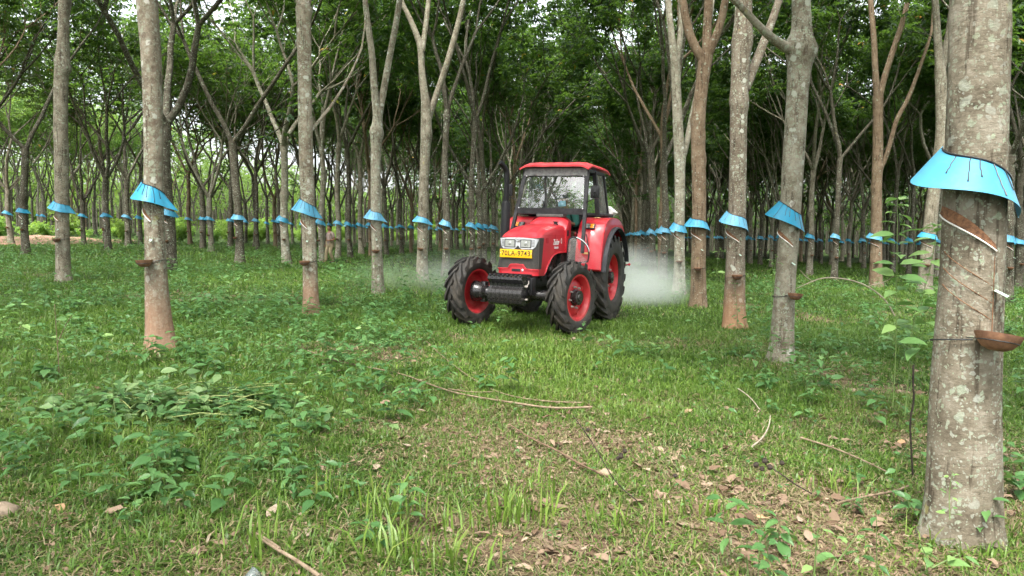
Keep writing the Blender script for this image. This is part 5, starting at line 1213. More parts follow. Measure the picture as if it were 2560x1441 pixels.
# worker walking to the picture's left, forearm across the belly
b = P(826, 655, 33.0); b.z = gzf(b.x, b.y)
WK = empty('person', b, 'worker in a beige polo and khaki trousers walking between the trunks on the left', 'person', rz=R(-32))
J = {'pel': (V3((0, 0, .88)), .125), 'waist': (V3((0, .0, 1.00)), .115), 'chest': (V3((0, .01, 1.22)), .135), 'nb': (V3((0, .005, 1.36)), .07), 'neck': (V3((0, -.015, 1.43)), .050), 'hd': (V3((0, -.03, 1.50)), .06),
     'ls': (V3((.175, .01, 1.31)), .058), 'le': (V3((.245, .03, 1.05)), .042), 'lwrist': (V3((.08, -.20, 1.01)), .028), 'rs': (V3((-.175, .01, 1.31)), .058), 're': (V3((-.24, .06, 1.06)), .042), 'rwrist': (V3((-.25, -.04, .84)), .028),
     'lh': (V3((.09, 0, .84)), .095), 'lk': (V3((.10, -.10, .47)), .060), 'la': (V3((.10, .10, .10)), .042), 'lt': (V3((.10, -.08, .04)), .04),
     'rh': (V3((-.09, 0, .84)), .095), 'rk': (V3((-.10, -.14, .48)), .060), 'ra': (V3((-.10, -.18, .09)), .042), 'rt': (V3((-.10, -.36, .05)), .04)}
C = [['pel', 'waist', 'chest', 'nb', 'neck', 'hd'], ['nb', 'ls', 'le', 'lwrist'], ['nb', 'rs', 're', 'rwrist'], ['pel', 'lh', 'lk', 'la', 'lt'], ['pel', 'rh', 'rk', 'ra', 'rt']]
JW = dict(J); CW = [list(c) for c in C]
fingers(JW, CW, J['lwrist'][0], (-.9, -.25, 0), (0, 0, 1), (0, .9, -.1), 'l'); fingers(JW, CW, J['rwrist'][0], (0, -.15, -1), (0, -1, 0), (1, 0, 0), 'r')
body_mesh(JW, CW, (0, -.035, 1.545), Euler((R(8), 0, R(-14))), 1.0, WK)
JS = {'pel': (V3((0, 0, .74)), .165), 'waist': (V3((0, 0, .95)), .148), 'chest': (V3((0, .01, 1.22)), .158), 'nb': (V3((0, .005, 1.37)), .080), 'ls': (V3((.18, .01, 1.31)), .075), 'lm': (V3((.225, .022, 1.13)), .062), 'rs': (V3((-.18, .01, 1.31)), .075), 'rm': (V3((-.222, .045, 1.13)), .062)}
cloth('shirt', JS, [['pel', 'waist', 'chest', 'nb'], ['nb', 'ls', 'lm'], ['nb', 'rs', 'rm']], SHIRT_B, WK)
mb = MB(); mb.lathe([(.058, 1.385), (.066, 1.40), (.060, 1.425), (.055, 1.43)], c=(0, -.005, 0), n=18); mb.build('collar', SHIRT_B, WK, 60)
JT = {'pel': (V3((0, 0, .84)), .135)}
for s in 'lr':
    for q, r in (('h', .108), ('k', .080), ('a', .068)): JT[s + q] = (J[s + q][0], r)
cloth('trousers', JT, [['pel', 'lh', 'lk', 'la'], ['pel', 'rh', 'rk', 'ra']], KHAKI, WK)
mb = head_arrays((0, -.030, 1.560), 1.07, Euler((R(8), 0, R(-14)))); keep = [f for f in mb.f[:28 * 22] if sum(mb.v[i][2] for i in f) / 4 > 1.560 + .018 + (0.055 if sum(mb.v[i][1] for i in f) / 4 < -.075 else -.02 if sum(mb.v[i][1] for i in f) / 4 > .02 else 0)]
hb = MB(); hb.add(mb.v, keep); hb.build('hair', HAIR, WK, 180)
mb = MB(); mb.tube([(-.13, .08, 1.37), (-.11, -.08, 1.36), (-.13, -.155, 1.2), (-.18, -.13, 1.02), (-.22, -.06, .93)], .014, n=6); mb.build('strap', DARKB, WK, 60)
mb = MB(); mb.box((-.24, .02, .86), (.10, .18, .20), bev=.03); mb.build('shoulder_bag', DARKB, WK, 40)
for s in 'lr':
    mb = MB(); p = J[s + 'a'][0]; t = J[s + 't'][0]; mb.box((p + t) / 2 + V3((0, 0, -.03)), (.10, .27, .09), bev=.035, rot=Euler((0, 0, 0))); mb.build('shoe', DARKB, WK, 60)
# driver: seated at the wheel, face mask, dark cap
DRV = empty('person', (Matrix.Translation((TX, TY, TZ)) @ TRAC.rotation_euler.to_matrix().to_4x4()) @ Vector((.04, 1.98, 0)), 'tractor driver in a green shirt, dark cap and blue face mask', 'person')
DRV.rotation_euler = TRAC.rotation_euler
J = {'pel': (V3((0, .02, 1.50)), .13), 'waist': (V3((0, .03, 1.60)), .12), 'chest': (V3((0, .0, 1.82)), .14), 'nb': (V3((-.01, -.02, 1.95)), .072), 'neck': (V3((-.02, -.04, 2.01)), .052), 'hd': (V3((-.03, -.06, 2.07)), .06),
     'ls': (V3((.175, -.02, 1.90)), .058), 'le': (V3((.26, -.16, 1.68)), .044), 'lwrist': (V3((.13, -.36, 1.74)), .030), 'rs': (V3((-.185, -.02, 1.90)), .058), 're': (V3((-.25, -.18, 1.72)), .044), 'rwrist': (V3((-.19, -.36, 1.87)), .030),
     'lh': (V3((.10, -.02, 1.47)), .095), 'lk': (V3((.16, -.44, 1.46)), .066), 'la': (V3((.16, -.50, 1.05)), .045), 'lt': (V3((.16, -.66, 1.00)), .04),
     'rh': (V3((-.10, -.02, 1.47)), .095), 'rk': (V3((-.16, -.44, 1.46)), .066), 'ra': (V3((-.16, -.50, 1.05)), .045), 'rt': (V3((-.16, -.66, 1.00)), .04)}
C = [['pel', 'waist', 'chest', 'nb', 'neck', 'hd'], ['nb', 'ls', 'le', 'lwrist'], ['nb', 'rs', 're', 'rwrist'], ['pel', 'lh', 'lk', 'la', 'lt'], ['pel', 'rh', 'rk', 'ra', 'rt']]
JW = dict(J); CW = [list(c) for c in C]
fingers(JW, CW, J['lwrist'][0], (-.5, -.6, .25), (0, -.3, 1), (-.2, .2, -1), 'l'); fingers(JW, CW, J['rwrist'][0], (.5, -.7, .1), (.6, .3, .5), (0, -.3, -1), 'r')
HR = Euler((R(4), 0, R(-28))); HC = V3((-.035, -.07, 2.125))
body_mesh(JW, CW, HC, HR, 1.03, DRV)
JS = {'pel': (V3((0, .02, 1.52)), .148), 'waist': (V3((0, .03, 1.62)), .142), 'chest': (V3((0, 0, 1.82)), .162), 'nb': (V3((-.01, -.02, 1.965)), .082), 'ls': (V3((.18, -.02, 1.90)), .078), 'le': (V3((.262, -.16, 1.68)), .064), 'lm': (V3((.215, -.23, 1.70)), .056), 'rs': (V3((-.19, -.02, 1.90)), .078), 're': (V3((-.252, -.18, 1.72)), .064), 'rm': (V3((-.225, -.25, 1.78)), .056)}
cloth('shirt', JS, [['pel', 'waist', 'chest', 'nb'], ['nb', 'ls', 'le', 'lm'], ['nb', 'rs', 're', 'rm']], SHIRT_G, DRV)
JT = {'pel': (V3((0, .02, 1.49)), .14)}
for s in 'lr':
    for q, r in (('h', .108), ('k', .085), ('a', .070)): JT[s + q] = (J[s + q][0], r)
cloth('trousers', JT, [['pel', 'lh', 'lk', 'la'], ['pel', 'rh', 'rk', 'ra']], KHAKI2, DRV)
MH = HR.to_matrix()
mb = MB(); vs = []; 
for i in range(9):
    for j in range(13):
        a = R(-78 + 156 * j / 12); z = -.002 - .098 * i / 8; r = .094 + .012 * math.sin(math.pi * i / 8) * math.cos(a); vs.append(HC + MH @ V3((math.sin(a) * r * .88, -math.cos(a) * r * 1.08, z)))
mb.add(vs, [(i * 13 + j, i * 13 + j + 1, i * 13 + j + 14, i * 13 + j + 13) for i in range(8) for j in range(12)]); mb.build('face_mask', MASK, DRV, 180)
mb = MB(); vs = []
cp = [(.0, .128), (.05, .122), (.082, .095), (.092, .055), (.092, .042)]
mb.lathe(cp, n=24, sx=.92, sy=1.1); mb.v = [tuple(HC + MH @ V3(v)) for v in mb.v]
br = MB(); br.box((0, -.135, .045), (.13, .11, .012), bev=.005); mb.add([tuple(HC + MH @ V3(v)) for v in br.v], br.f); mb.build('cap', CAPM, DRV, 60)
# ------------------------------------------------------------------ grass, weeds, litter
rg_ = np.random.default_rng(42)
def frustum(n, y0, y1, pad=0.0):
    y = np.sqrt(rg_.uniform(y0 * y0, y1 * y1, n)); x = rg_.uniform(-1, 1, n) * (0.74 * y + 1.0 + pad); return x, y
def gheight(x, y):     # local height of the ground mesh
    return gz(x, y) + 0.02 * (vnoise(x * 3, y * 3, 21) - 0.5) * (y < 40)
def blades(x, y, h, w, lean, rnd):
    n = len(x); az = rg_.uniform(0, 2 * np.pi, n); z = gheight(x, y) - 0.012
    d = np.stack([np.cos(az), np.sin(az), np.zeros(n)], -1); s = np.stack([-d[:, 1], d[:, 0], np.zeros(n)], -1)
    tw = rg_.uniform(-.6, .6, n)[:, None]; s = s * np.cos(tw) + d * np.sin(tw)
    b = np.stack([x, y, z], -1); up = np.array([0, 0, 1.0]); h = h[:, None]; w = w[:, None]; lean = lean[:, None]
    m = b + up * h * 0.55 * (1 - .25 * lean) + d * h * lean * 0.35; t = b + up * h * (1 - .55 * lean) + d * h * lean * 1.0
    V = np.stack([b - s * w * .4, b + s * w * .4, m + s * w * .5, m - s * w * .5, t], 1).reshape(-1, 3); i = np.arange(n)[:, None] * 5
    F = np.concatenate([i + np.array([[0, 1, 2]]), i + np.array([[0, 2, 3]]), i + np.array([[3, 2, 4]])], 1).reshape(-1, 3)
    return V, F, np.repeat(rnd, 3)
VV, FF, RR_, off = [], [], [], 0
def push(V, F, Rn):
    global off
    VV.append(V); FF.append(F + off); RR_.append(Rn); off += len(V)
def grass_zone(n, y0, y1, hm, wm, thin):
    x, y = frustum(n, y0, y1); D = dry(x, y); patch = vnoise(x * .9, y * .9, 31) * .6 + vnoise(x * 3.1, y * 3.1, 32) * .4
    keep = rg_.uniform(0, 1, n) < np.clip(1.10 - D * thin - np.clip(.36 - patch, 0, 1) * 2.0, .05, 1)
    x, y, D, patch = x[keep], y[keep], D[keep], patch[keep]; k = len(x)
    h = hm * rg_.uniform(.45, 1.35, k) * (0.65 + .8 * patch) * (1 - .45 * D); w = wm * rg_.uniform(.6, 1.4, k)
    lean = np.clip(rg_.normal(.72, .30, k), .1, 1.4); tone = np.clip(.05 + .60 * (vnoise(x * .35, y * .35, 33) * .5 + patch * .5) + rg_.normal(0, .12, k), 0, .74)
    lane = np.exp(-((x - .1 - .06 * y) / (1.2 + .10 * y)) ** 2); tone = np.clip(tone + .15 * lane - .08 * np.clip((y - 12) / 10, 0, 1), 0, .74)  # lane grass lightened to paint in light from the canopy gap, lowered further back
    dr = rg_.uniform(0, 1, k) < (.03 + .12 * np.clip((10 - y) / 6, 0, 1) + .40 * D); tone[dr] = rg_.uniform(.76, 1.0, dr.sum()); lean[dr] = rg_.uniform(.8, 1.5, dr.sum())
    push(*blades(x, y, h, w, lean, tone))
grass_zone(170000, 2.3, 7.5, .105, .0060, .60)
grass_zone(170000, 7.0, 14, .115, .0082, .5)
grass_zone(120000, 13.5, 27, .12, .016, .5)
grass_zone(90000, 26, 62, .17, .034, .4)
grass_zone(60000, 2.3, 7.5, .085, .0125, .60)
grass_zone(50000, 7.0, 14, .11, .016, .5)
# flat dry thatch between the green
for (k_, y0, y1) in ((60000, 2.3, 7.5), (22000, 7.2, 13)):
    x, y = frustum(k_, y0, y1); D = dry(x, y); kp = rg_.uniform(0, 1, k_) < np.clip(D * 1.1 + .10, 0, .85); x, y = x[kp], y[kp]; k = len(x)
    push(*blades(x, y, .075 * rg_.uniform(.4, 1.5, k), .0045 * rg_.uniform(.5, 1.8, k) * (1 + .04 * y), rg_.uniform(1.0, 1.72, k), np.clip(rg_.normal(.89, .06, k), .76, 1)))
# bigger tufts
for (px, py, nb, hh) in ((985, 1290, 60, .26), (1290, 1310, 80, .25), (960, 1400, 60, .28), (1330, 1240, 30, .2), (640, 1390, 16, .35), (1130, 1420, 40, .2), (1560, 1330, 30, .2), (830, 1250, 30, .2), (300, 1120, 30, .22), (1750, 1290, 40, .2), (1120, 1330, 30, .22), (2100, 1230, 30, .2)):
    g = G(px, py); k = nb; x = g.x + rg_.normal(0, .10, k); y = g.y + rg_.normal(0, .07, k)
    push(*blades(x, y, hh * rg_.uniform(.6, 1.2, k), .0095 * rg_.uniform(.7, 1.4, k), rg_.uniform(.1, .8, k), np.clip(rg_.normal(.6, .1, k), 0, .73)))

# longer grass round the feet of the nearer trunks
for tx, ty in TREES:
    if 2 < ty < 28 and abs(tx) < .8 * ty + 1:
        k = 170 if ty < 14 else 110; a = rg_.uniform(0, 6.28, k); r = .15 + np.abs(rg_.normal(0, .12, k)); s = 1 + .05 * ty
        push(*blades(tx + np.cos(a) * r, ty + np.sin(a) * r, .13 * rg_.uniform(.5, 1.5, k), .006 * s * rg_.uniform(.7, 1.4, k), rg_.uniform(.2, 1.1, k), np.clip(rg_.normal(.42, .2, k), 0, .95)))
me = mesh_np('grass', np.concatenate(VV), np.concatenate(FF), GRASSM, np.concatenate(RR_)); tag(link('grass', me), 'short green grass with dry blades over the plantation floor', 'grass', None, 'stuff')

# broad-leaved weeds
def ovate(p, d, L, Wd, droop=.25):
    """ovate leaves as five-point folded fans, p,d (N,3)"""
    n = len(p); up = np.zeros((n, 3)); up[:, 2] = 1; up += rg_.normal(0, .25, (n, 3)); s = unit(np.cross(d, up)); nn = np.cross(s, d); L = L[:, None]; Wd = Wd[:, None]
    q = lambda t, w, z: p + d * L * t + s * Wd * w + nn * L * z
    V = np.stack([p, q(.22, .42, .05), q(.5, .5, .03), q(.8, .24, -.06), q(1, 0, -droop), q(.8, -.24, -.06), q(.5, -.5, .03), q(.22, -.42, .05), q(.5, 0, -.03)], 1).reshape(-1, 3)
    i = np.arange(n)[:, None] * 9; T = np.array([[0, 1, 8], [1, 2, 8], [2, 3, 8], [3, 4, 8], [4, 5, 8], [5, 6, 8], [6, 7, 8], [7, 0, 8]])
    return V, (i[:, None, :] + T[None]).reshape(-1, 3)
def weed_set(x, y, hgt, lv, L0):
    """each weed: opposite leaf pairs up a stem; returns leaf and stem arrays"""
    LP, LD, LL, ST_ = [], [], [], []
    for i in range(len(x)):
        z = float(gheight(x[i:i + 1], y[i:i + 1])[0]); b = np.array([x[i], y[i], z]); ln = rg_.normal(0, .16, 2); a = rg_.uniform(0, 6.28)
        top = b + np.array([ln[0] * hgt[i], ln[1] * hgt[i], hgt[i]]); ST_.append((b - np.array([0, 0, .03]), top))
        for k in range(lv[i]):
            t = .25 + .75 * (k + 1) / lv[i]; p = b + (top - b) * t; a += 1.57 + rg_.normal(0, .25)
            for sg in (0, math.pi): LP.append(p); LD.append((math.cos(a + sg), math.sin(a + sg), rg_.uniform(-.35, .45))); LL.append(L0[i] * rg_.uniform(.6, 1.2) * (1.1 - .35 * t))
    return np.array(LP), unit(np.array(LD)), np.array(LL), ST_
def weeds_object(name, X, Y, Hh, Lv, L0, label, lm=WEEDM, stuff=True, tone=.45):
    p, d, L, st = weed_set(X, Y, Hh, Lv, L0); V, F = ovate(p + d * .012, d, L, L * (.30 + .38 * vnoise(p[:, 0] * 2.6, p[:, 1] * 2.6, 92)))
    Rn = np.repeat(np.clip(rg_.normal(tone, .16, len(p)) + .35 * (vnoise(p[:, 0] * 1.7, p[:, 1] * 1.7, 91) - .5), 0, 1), 8); sv = []; sf = []
    for a, b in st:
        for k in range(3):
            an = k * 2.094; o_ = np.array([math.cos(an), math.sin(an), 0]) * .0032; sv += [a + o_, b + o_ * .5]
        n0 = len(sv) - 6
        for k in range(3): i0, i1 = n0 + 2 * k, n0 + 2 * ((k + 1) % 3); sf += [(i0, i1, i1 + 1), (i0, i1 + 1, i0 + 1)]
    VV = np.concatenate([V, np.array(sv)]); FF = np.concatenate([F, np.array(sf) + len(V)]); me = mesh_np(name, VV, FF, [lm, STEM], np.concatenate([Rn, np.zeros(len(sf))]))
    mi = np.zeros(len(FF), np.int32); mi[len(F):] = 1; me.polygons.foreach_set('material_index', mi); o = link(name, me)
    return tag(o, label, 'weeds', None, 'stuff')
def weedmask(x, y):
    m = np.exp(-((x + 2.3 + .25 * y * .5) / (1.5 + .12 * y)) ** 2) * (y < 15)                       # the left side
    m = np.maximum(m, .8 * np.exp(-(((x + 1.9) / 1.1) ** 2 + ((y - 4.4) / 1.1) ** 2))); m = np.maximum(m, .75 * np.exp(-(((x - 3.3) / 1.2) ** 2 + ((y - 8.5) / 2.5) ** 2)))
    m = np.maximum(m, .55 * np.exp(-(((x - 2.5) / .7) ** 2 + ((y - 10.3) / 1.6) ** 2))); m = np.maximum(m, .6 * np.exp(-(((x + 1.3) / .6) ** 2 + ((y - 8.3) / 1.2) ** 2)))
    m = np.maximum(m, .5 * np.exp(-(((x - 1.3) / .5) ** 2 + ((y - 3.1) / .5) ** 2))); m = np.maximum(m, .5 * np.exp(-(((x + 2.6) / 1.6) ** 2 + ((y - 20) / 4) ** 2))); m = np.maximum(m, .4 * np.exp(-(((x - 2.9) / .7) ** 2 + ((y - 4.6) / 1.2) ** 2)))
    m = np.maximum(m, .8 * np.exp(-(((x + 1.9) / 1.0) ** 2 + ((y - 4.4) / .9) ** 2))); m = np.maximum(m, .9 * np.exp(-(((x - 3.4) / .7) ** 2 + ((y - 4.5) / 1.2) ** 2)));  m = np.maximum(m, .30 * (np.abs(x - .35 - .06 * y) > 1.6) * (y < 26)); m = m * ((np.abs(x - 3.0) > 1.5) | (np.abs(y - 14.8) > 2.6))
    return np.clip(m * (np.clip(vnoise(x * .9, y * .9, 51) * .7 + vnoise(x * 2.3, y * 2.3, 52) * .5 - .38, 0, 1) * 3.2) - .02, 0, 1)
x, y = frustum(8500, 2.6, 27); k = (rg_.uniform(0, 1, len(x)) < weedmask(x, y)) & ((np.abs(x - .45) > 1.2) | (np.abs(y - 12.4) > 2.0)); x, y = x[k], y[k]; n = len(x)
for px, py, s_, m_ in ((650, 1120, .28, 26), (520, 1210, .3, 24), (730, 1240, .25, 16), (350, 1240, .25, 16), (110, 1100, .25, 18), (60, 1170, .25, 14), (830, 905, .4, 22), (960, 865, .4, 26), (60, 790, .6, 34), (250, 770, .7, 34), (620, 770, .8, 30), (850, 800, .6, 26), (1010, 850, .4, 20), (560, 690, 1.0, 30), (1620, 890, .4, 18), (2260, 900, .5, 22),
        (2470, 760, .5, 16), (2440, 1190, .22, 12), (2530, 1010, .3, 16), (2130, 1290, .2, 10), (1960, 930, .35, 16), (1860, 850, .4, 16), (2330, 800, .5, 18), (180, 910, .4, 22), (430, 930, .5, 20), (700, 1000, .3, 14), (300, 690, 1.2, 30)):
    g_ = G(px, py); m_ = int(m_ * .55); x = np.concatenate([x, g_.x + rg_.normal(0, s_, m_)]); y = np.concatenate([y, g_.y + rg_.normal(0, s_, m_)])
n_big = len(x) - n; n = len(x)
far_ = np.clip((y - 3) / 12, 0, 1)
weeds_object('weeds', x, y, rg_.uniform(.10, .42, n) * (1 + .15 * far_) * (.6 + .8 * vnoise(x * .8, y * .8, 77)), rg_.integers(3, 7, n), rg_.uniform(.06, .14, n) * (1 + .25 * far_), 'low broad-leaved weeds growing through the grass')
x, y = frustum(5200, 2.4, 30); k = rg_.uniform(0, 1, len(x)) < .35 + .3 * vnoise(x, y, 3); x, y = x[k], y[k]; n = len(x)
weeds_object('seedlings', x, y, rg_.uniform(.03, .10, n), rg_.integers(1, 3, n), rg_.uniform(.025, .055, n) * (1 + .03 * y), 'tiny seedlings scattered through the grass', tone=.35)
# thicket before the track on the left and under the far left trees
x = rg_.uniform(-34, -3, 2600); y = rg_.uniform(17, 62, 2600); k = rg_.uniform(0, 1, 2600) < np.clip(vnoise(x * .4, y * .4, 61) * 1.6 - .35 - .25 * (x > -9), 0, 1); x, y = x[k], y[k]; n = len(x)
weeds_object('undergrowth', x, y, rg_.uniform(.15, .5, n), rg_.integers(3, 6, n), rg_.uniform(.12, .22, n), 'leafy undergrowth beneath the far left trees', tone=.5)
# leaf litter
def litter(n, y0, y1, dens, Lr):
    x, y = frustum(n, y0, y1); k = rg_.uniform(0, 1, n) < np.clip(dry(x, y) * dens + .035, 0, 1); x, y = x[k], y[k]; n = len(x); az = rg_.uniform(0, 6.28, n)
    d = unit(np.stack([np.cos(az), np.sin(az), rg_.normal(0, .22, n)], -1)); p = np.stack([x, y, gheight(x, y) + rg_.uniform(.003, .035, n)], -1); L = rg_.uniform(*Lr, n)
    V, F = ovate(p, d, L, L * rg_.uniform(.32, .6, n), .12); V = V + rg_.normal(0, .0035, V.shape) * np.repeat(np.minimum(1, L / .06), 9)[:, None]
    return V, F, np.repeat(np.clip(rg_.beta(2.2, 2.0, n), 0, .97), 8)
A_ = [litter(6500, 2.3, 9, .8, (.04, .12)), litter(22000, 2.3, 7, .8, (.012, .045)), litter(900, 8, 22, .4, (.08, .16))]
LV, LFc, LRn, o_ = [], [], [], 0
for V, F, Rn in A_: LV.append(V); LFc.append(F + o_); LRn.append(Rn); o_ += len(V)
tag(link('leaf_litter', mesh_np('leaf_litter', np.concatenate(LV), np.concatenate(LFc), LITTERM, np.concatenate(LRn))), 'dry brown fallen leaves littering the bare patches', 'leaf litter', None, 'stuff')

# ------------------------------------------------------------------ single plants, sticks and bits one can point at
def gpts(pp, lift=0.015):
    out = []
    for q in pp:
        g = G(q[0], q[1]); g.z = gzf(g.x, g.y) + lift + (q[2] if len(q) > 2 else 0); out.append(g)
    return out
def stick(name, pp, r0, r1, m, label, cat, lift=.05, n=7, branches=(), group=None):
    pts = gpts(pp, lift); org = pts[0].copy(); pts = [p - org for p in pts]; rd = list(np.linspace(r0 * .75, r1 * .75, len(pts))); pts, rd = smooth_path(pts, rd, 2); mb = MB(); mb.tube(pts, rd, n=n)
    for bpp, b0, b1 in branches:
        bp = [p - org for p in gpts(bpp, lift)]; bp, br_ = smooth_path(bp, list(np.linspace(b0, b1, len(bp))), 2); mb.tube(bp, br_, n=5)
    o = mb.build(name, m, None, 60); o.location = org; return tag(o, label, cat, group)
stick('fallen_branch', [(768, 893, .03), (840, 914), (920, 930), (1000, 945), (1070, 972), (1130, 994), (1200, 1008), (1290, 1022), (1380, 1036), (1480, 1038, .02)], .006, .013, STICK, 'long thin fallen branch curving through the grass before the tractor', 'branch')
stick('fallen_branch', [(1066, 872, .05), (1110, 905), (1160, 945), (1220, 985), (1290, 1008), (1370, 1018), (1455, 1021)], .005, .009, STICK, 'thin fallen branch slanting down to the right, crossing the long one', 'branch', branches=(([(1120, 985), (1180, 995), (1240, 992)], .005, .006),))
stick('fallen_branch', [(1275, 1078), (1330, 1115), (1390, 1142), (1450, 1180), (1520, 1212)], .007, .010, mottled('brown stick', (.10, .06, .04), (.2, .13, .085), 20), 'brown fallen stick lying in the dry leaves of the lane', 'branch')
stick('fallen_branch', [(1880, 1140, .02), (1905, 1120, .02), (1922, 1095, .04), (1925, 1072, .06)], .010, .006, STICKP, 'short pale bent stick between the lane and the thickest trunk', 'stick')
stick('fallen_branch', [(1842, 988, .02), (1865, 1003, .02), (1885, 1018), (1900, 1040)], .008, .006, STICKP, 'small pale twig in the grass near the pale leaning trunk', 'stick')
stick('fallen_branch', [(2000, 1110), (2080, 1135), (2150, 1165), (2220, 1200)], .010, .007, STICK, 'straight dry stick lying left of the thickest trunk', 'stick')
stick('fallen_branch', [(2090, 1280), (2160, 1262), (2230, 1250), (2270, 1235)], .012, .008, STICK, 'dry stick on the leaf litter at the foot of the thickest trunk', 'stick')
stick('broken_stick', [(645, 1375, .015), (690, 1403, .01), (740, 1432, .01), (800, 1475, .01)], .009, .013, STICK, 'thick broken stick with a splintered tip at the bottom edge', 'stick', n=10, branches=(([(640, 1372, .03), (670, 1385, .02), (700, 1408, .02)], .003, .007),))
# dead stalks with dark seed heads
def stalk(pp, d, r, balls, label, m=STICKD):
    pts = [P(px, py, dd) for px, py, dd in pp]; org = pts[0].copy(); org.z = gzf(org.x, org.y); q = [p - org for p in pts]; q, rd = smooth_path(q, [r] * len(q), 2); mb = MB(); mb.tube(q, rd, n=6); o = mb.build('dead_stalk', m, None, 60); o.location = org
    for k, (px, py, dd, rr) in enumerate(balls):
        mb = MB(); mb.sphere((0, 0, 0), rr, 10); rgk = random.Random(k); mb.v = [tuple(Vector(v) * rgk.uniform(.8, 1.15)) for v in mb.v]; s = mb.build('seed_head', m, o, 0); s.location = P(px, py, dd) - org
    return tag(o, label, 'stalk')
g = lambda px, py: G(px, py).y
stalk([(1592, 1252, 4.15), (1540, 1210, 4.2), (1500, 1140, 4.25), (1470, 1090, 4.3), (1433, 1040, 4.35)], 4.2, .0035, [(1470, 1075, 4.28, .012), (1552, 1140, 4.2, .018), (1562, 1128, 4.2, .013), (1545, 1146, 4.22, .012)], 'thin black dead stalk leaning left in the lane')
stalk([(2030, 1235, 4.1), (1985, 1210, 4.12), (1945, 1180, 4.15), (1912, 1160, 4.18)], 4.1, .004, [(1890, 1162, 4.18, .016), (1912, 1152, 4.18, .018), (1925, 1168, 4.17, .016), (1905, 1172, 4.17, .014), (1955, 1158, 4.15, .015), (1688, 1190, 4.0, .012)], 'dark dead stalk with a cluster of round seed heads')
stalk([(2282, 1190, 4.85), (2278, 1120, 4.85), (2274, 1050, 4.85), (2286, 1000, 4.85), (2282, 960, 4.85), (2284, 912, 4.85)], 4.8, .007, [], 'crooked dark dead stem standing left of the thickest trunk')
# upright weeds
def tall_weed(stems, label, Lf=.24, m=WEEDM, seed=0, sm=STEM, r=.005, name='tall_weed'):
    """stems: lists of (px, py, d); leaf pairs from the given fraction up"""
    rg2 = np.random.default_rng(seed); org = P(*stems[0][0][0]); org.z = gzf(org.x, org.y); o = empty(name, org, label, 'plant')
    for pp, f0, nl in stems:
        q = [P(*p) - org for p in pp]; q, rd = smooth_path(q, list(np.linspace(r, r * .45, len(q))), 2); mb = MB(); mb.tube(q, rd, n=6); mb.build('stem', sm, o, 60)
        LP, LD, LL = [], [], []; a = rg2.uniform(0, 3)
        for k in range(nl):
            t = f0 + (1 - f0) * k / max(1, nl - 1); i = min(len(q) - 1, int(t * (len(q) - 1))); a += 1.57 + rg2.normal(0, .3)
            for sg in (0, math.pi): LP.append(q[i]); LD.append((math.cos(a + sg), math.sin(a + sg), rg2.uniform(-.25, .45))); LL.append(Lf * rg2.uniform(.6, 1.1) * (1.15 - .55 * t))
        LD = unit(np.array(LD)); L = np.array(LL); V, F = ovate(np.array(LP) + LD * .02, LD, L, L * .5, .2); link('foliage', mesh_np('foliage', V, F, m, np.repeat(np.clip(rg2.normal(.9, .12, len(L)), 0, 1), 8)), o)
    return o
d_ = 6.0
tall_weed([([(2232, 1020, d_), (2240, 880, d_), (2242, 700, d_), (2243, 600, d_), (2244, 495, d_)], .36, 16), ([(2262, 1040, d_), (2275, 900, d_), (2282, 800, d_), (2320, 700, d_), (2335, 620, d_), (2345, 560, d_)], .45, 14), ([(2275, 980, d_ + .1), (2300, 850, d_), (2345, 730, d_ - .1)], .5, 6)], 'tall leafy weed standing left of the thickest trunk', seed=2)
tall_weed([([(148, 945, 7.05), (146, 900, 7.05), (142, 840, 7.0), (136, 760, 7.0)], .45, 4), ([(143, 860, 7.0), (165, 810, 6.95), (180, 790, 6.9)], .5, 3)], 'young weed on a bare tan stem at the left edge of the grass', Lf=.14, seed=4, sm=STICK, r=.006)
tall_weed([([(2035, 1440, 3.35), (2040, 1370, 3.35), (2045, 1320, 3.35)], .3, 4), ([(2075, 1430, 3.3), (2120, 1370, 3.3), (2140, 1340, 3.3)], .4, 4)], 'leafy weed sprig at the bottom edge left of the thickest trunk', Lf=.10, seed=6)
tall_weed([([(1870, 1440, 3.3), (1868, 1405, 3.3), (1866, 1392, 3.3)], .6, 3)], 'small leafy weed at the bottom edge, leftmost of the bottom sprigs', Lf=.085, seed=7)
tall_weed([([(2375, 1300, 3.55), (2372, 1230, 3.58), (2382, 1180, 3.58)], .2, 7)], 'small weed climbing at the foot of the thickest trunk', Lf=.05, seed=8, r=.003)
tall_weed([([(2330, 1420, 3.3), (2300, 1360, 3.35)], .5, 3), ([(2330, 1420, 3.3), (2400, 1385, 3.3)], .5, 3)], 'low broad leaves lying in front of the thickest trunk', Lf=.11, seed=9)
tall_weed([([(1925, 910, 9.1), (1927, 780, 9.1), (1935, 680, 9.1), (1940, 640, 9.1)], .3, 6), ([(1900, 920, 9.2), (1888, 800, 9.2), (1880, 740, 9.2)], .3, 6)], 'leafy weed beside the pale leaning trunk', Lf=.12, seed=12)
tall_weed([([(1845, 835, 12.4), (1842, 760, 12.4), (1835, 700, 12.4)], .2, 6), ([(1862, 838, 12.4), (1870, 780, 12.4)], .2, 5)], 'leafy vine climbing the trunk with the orange foot', Lf=.11, seed=13)
tall_weed([([(925, 705, 17.3), (932, 660, 17.3), (936, 640, 17.3)], .1, 6)], 'vine climbing the foot of the Y shaped trunk', Lf=.14, seed=14)
tall_weed([([(930, 890, 8.3), (918, 850, 8.3), (905, 812, 8.3)], .3, 5), ([(950, 885, 8.4), (965, 850, 8.4)], .3, 4)], 'leafy weed left of the lane before the tractor', Lf=.12, seed=15)
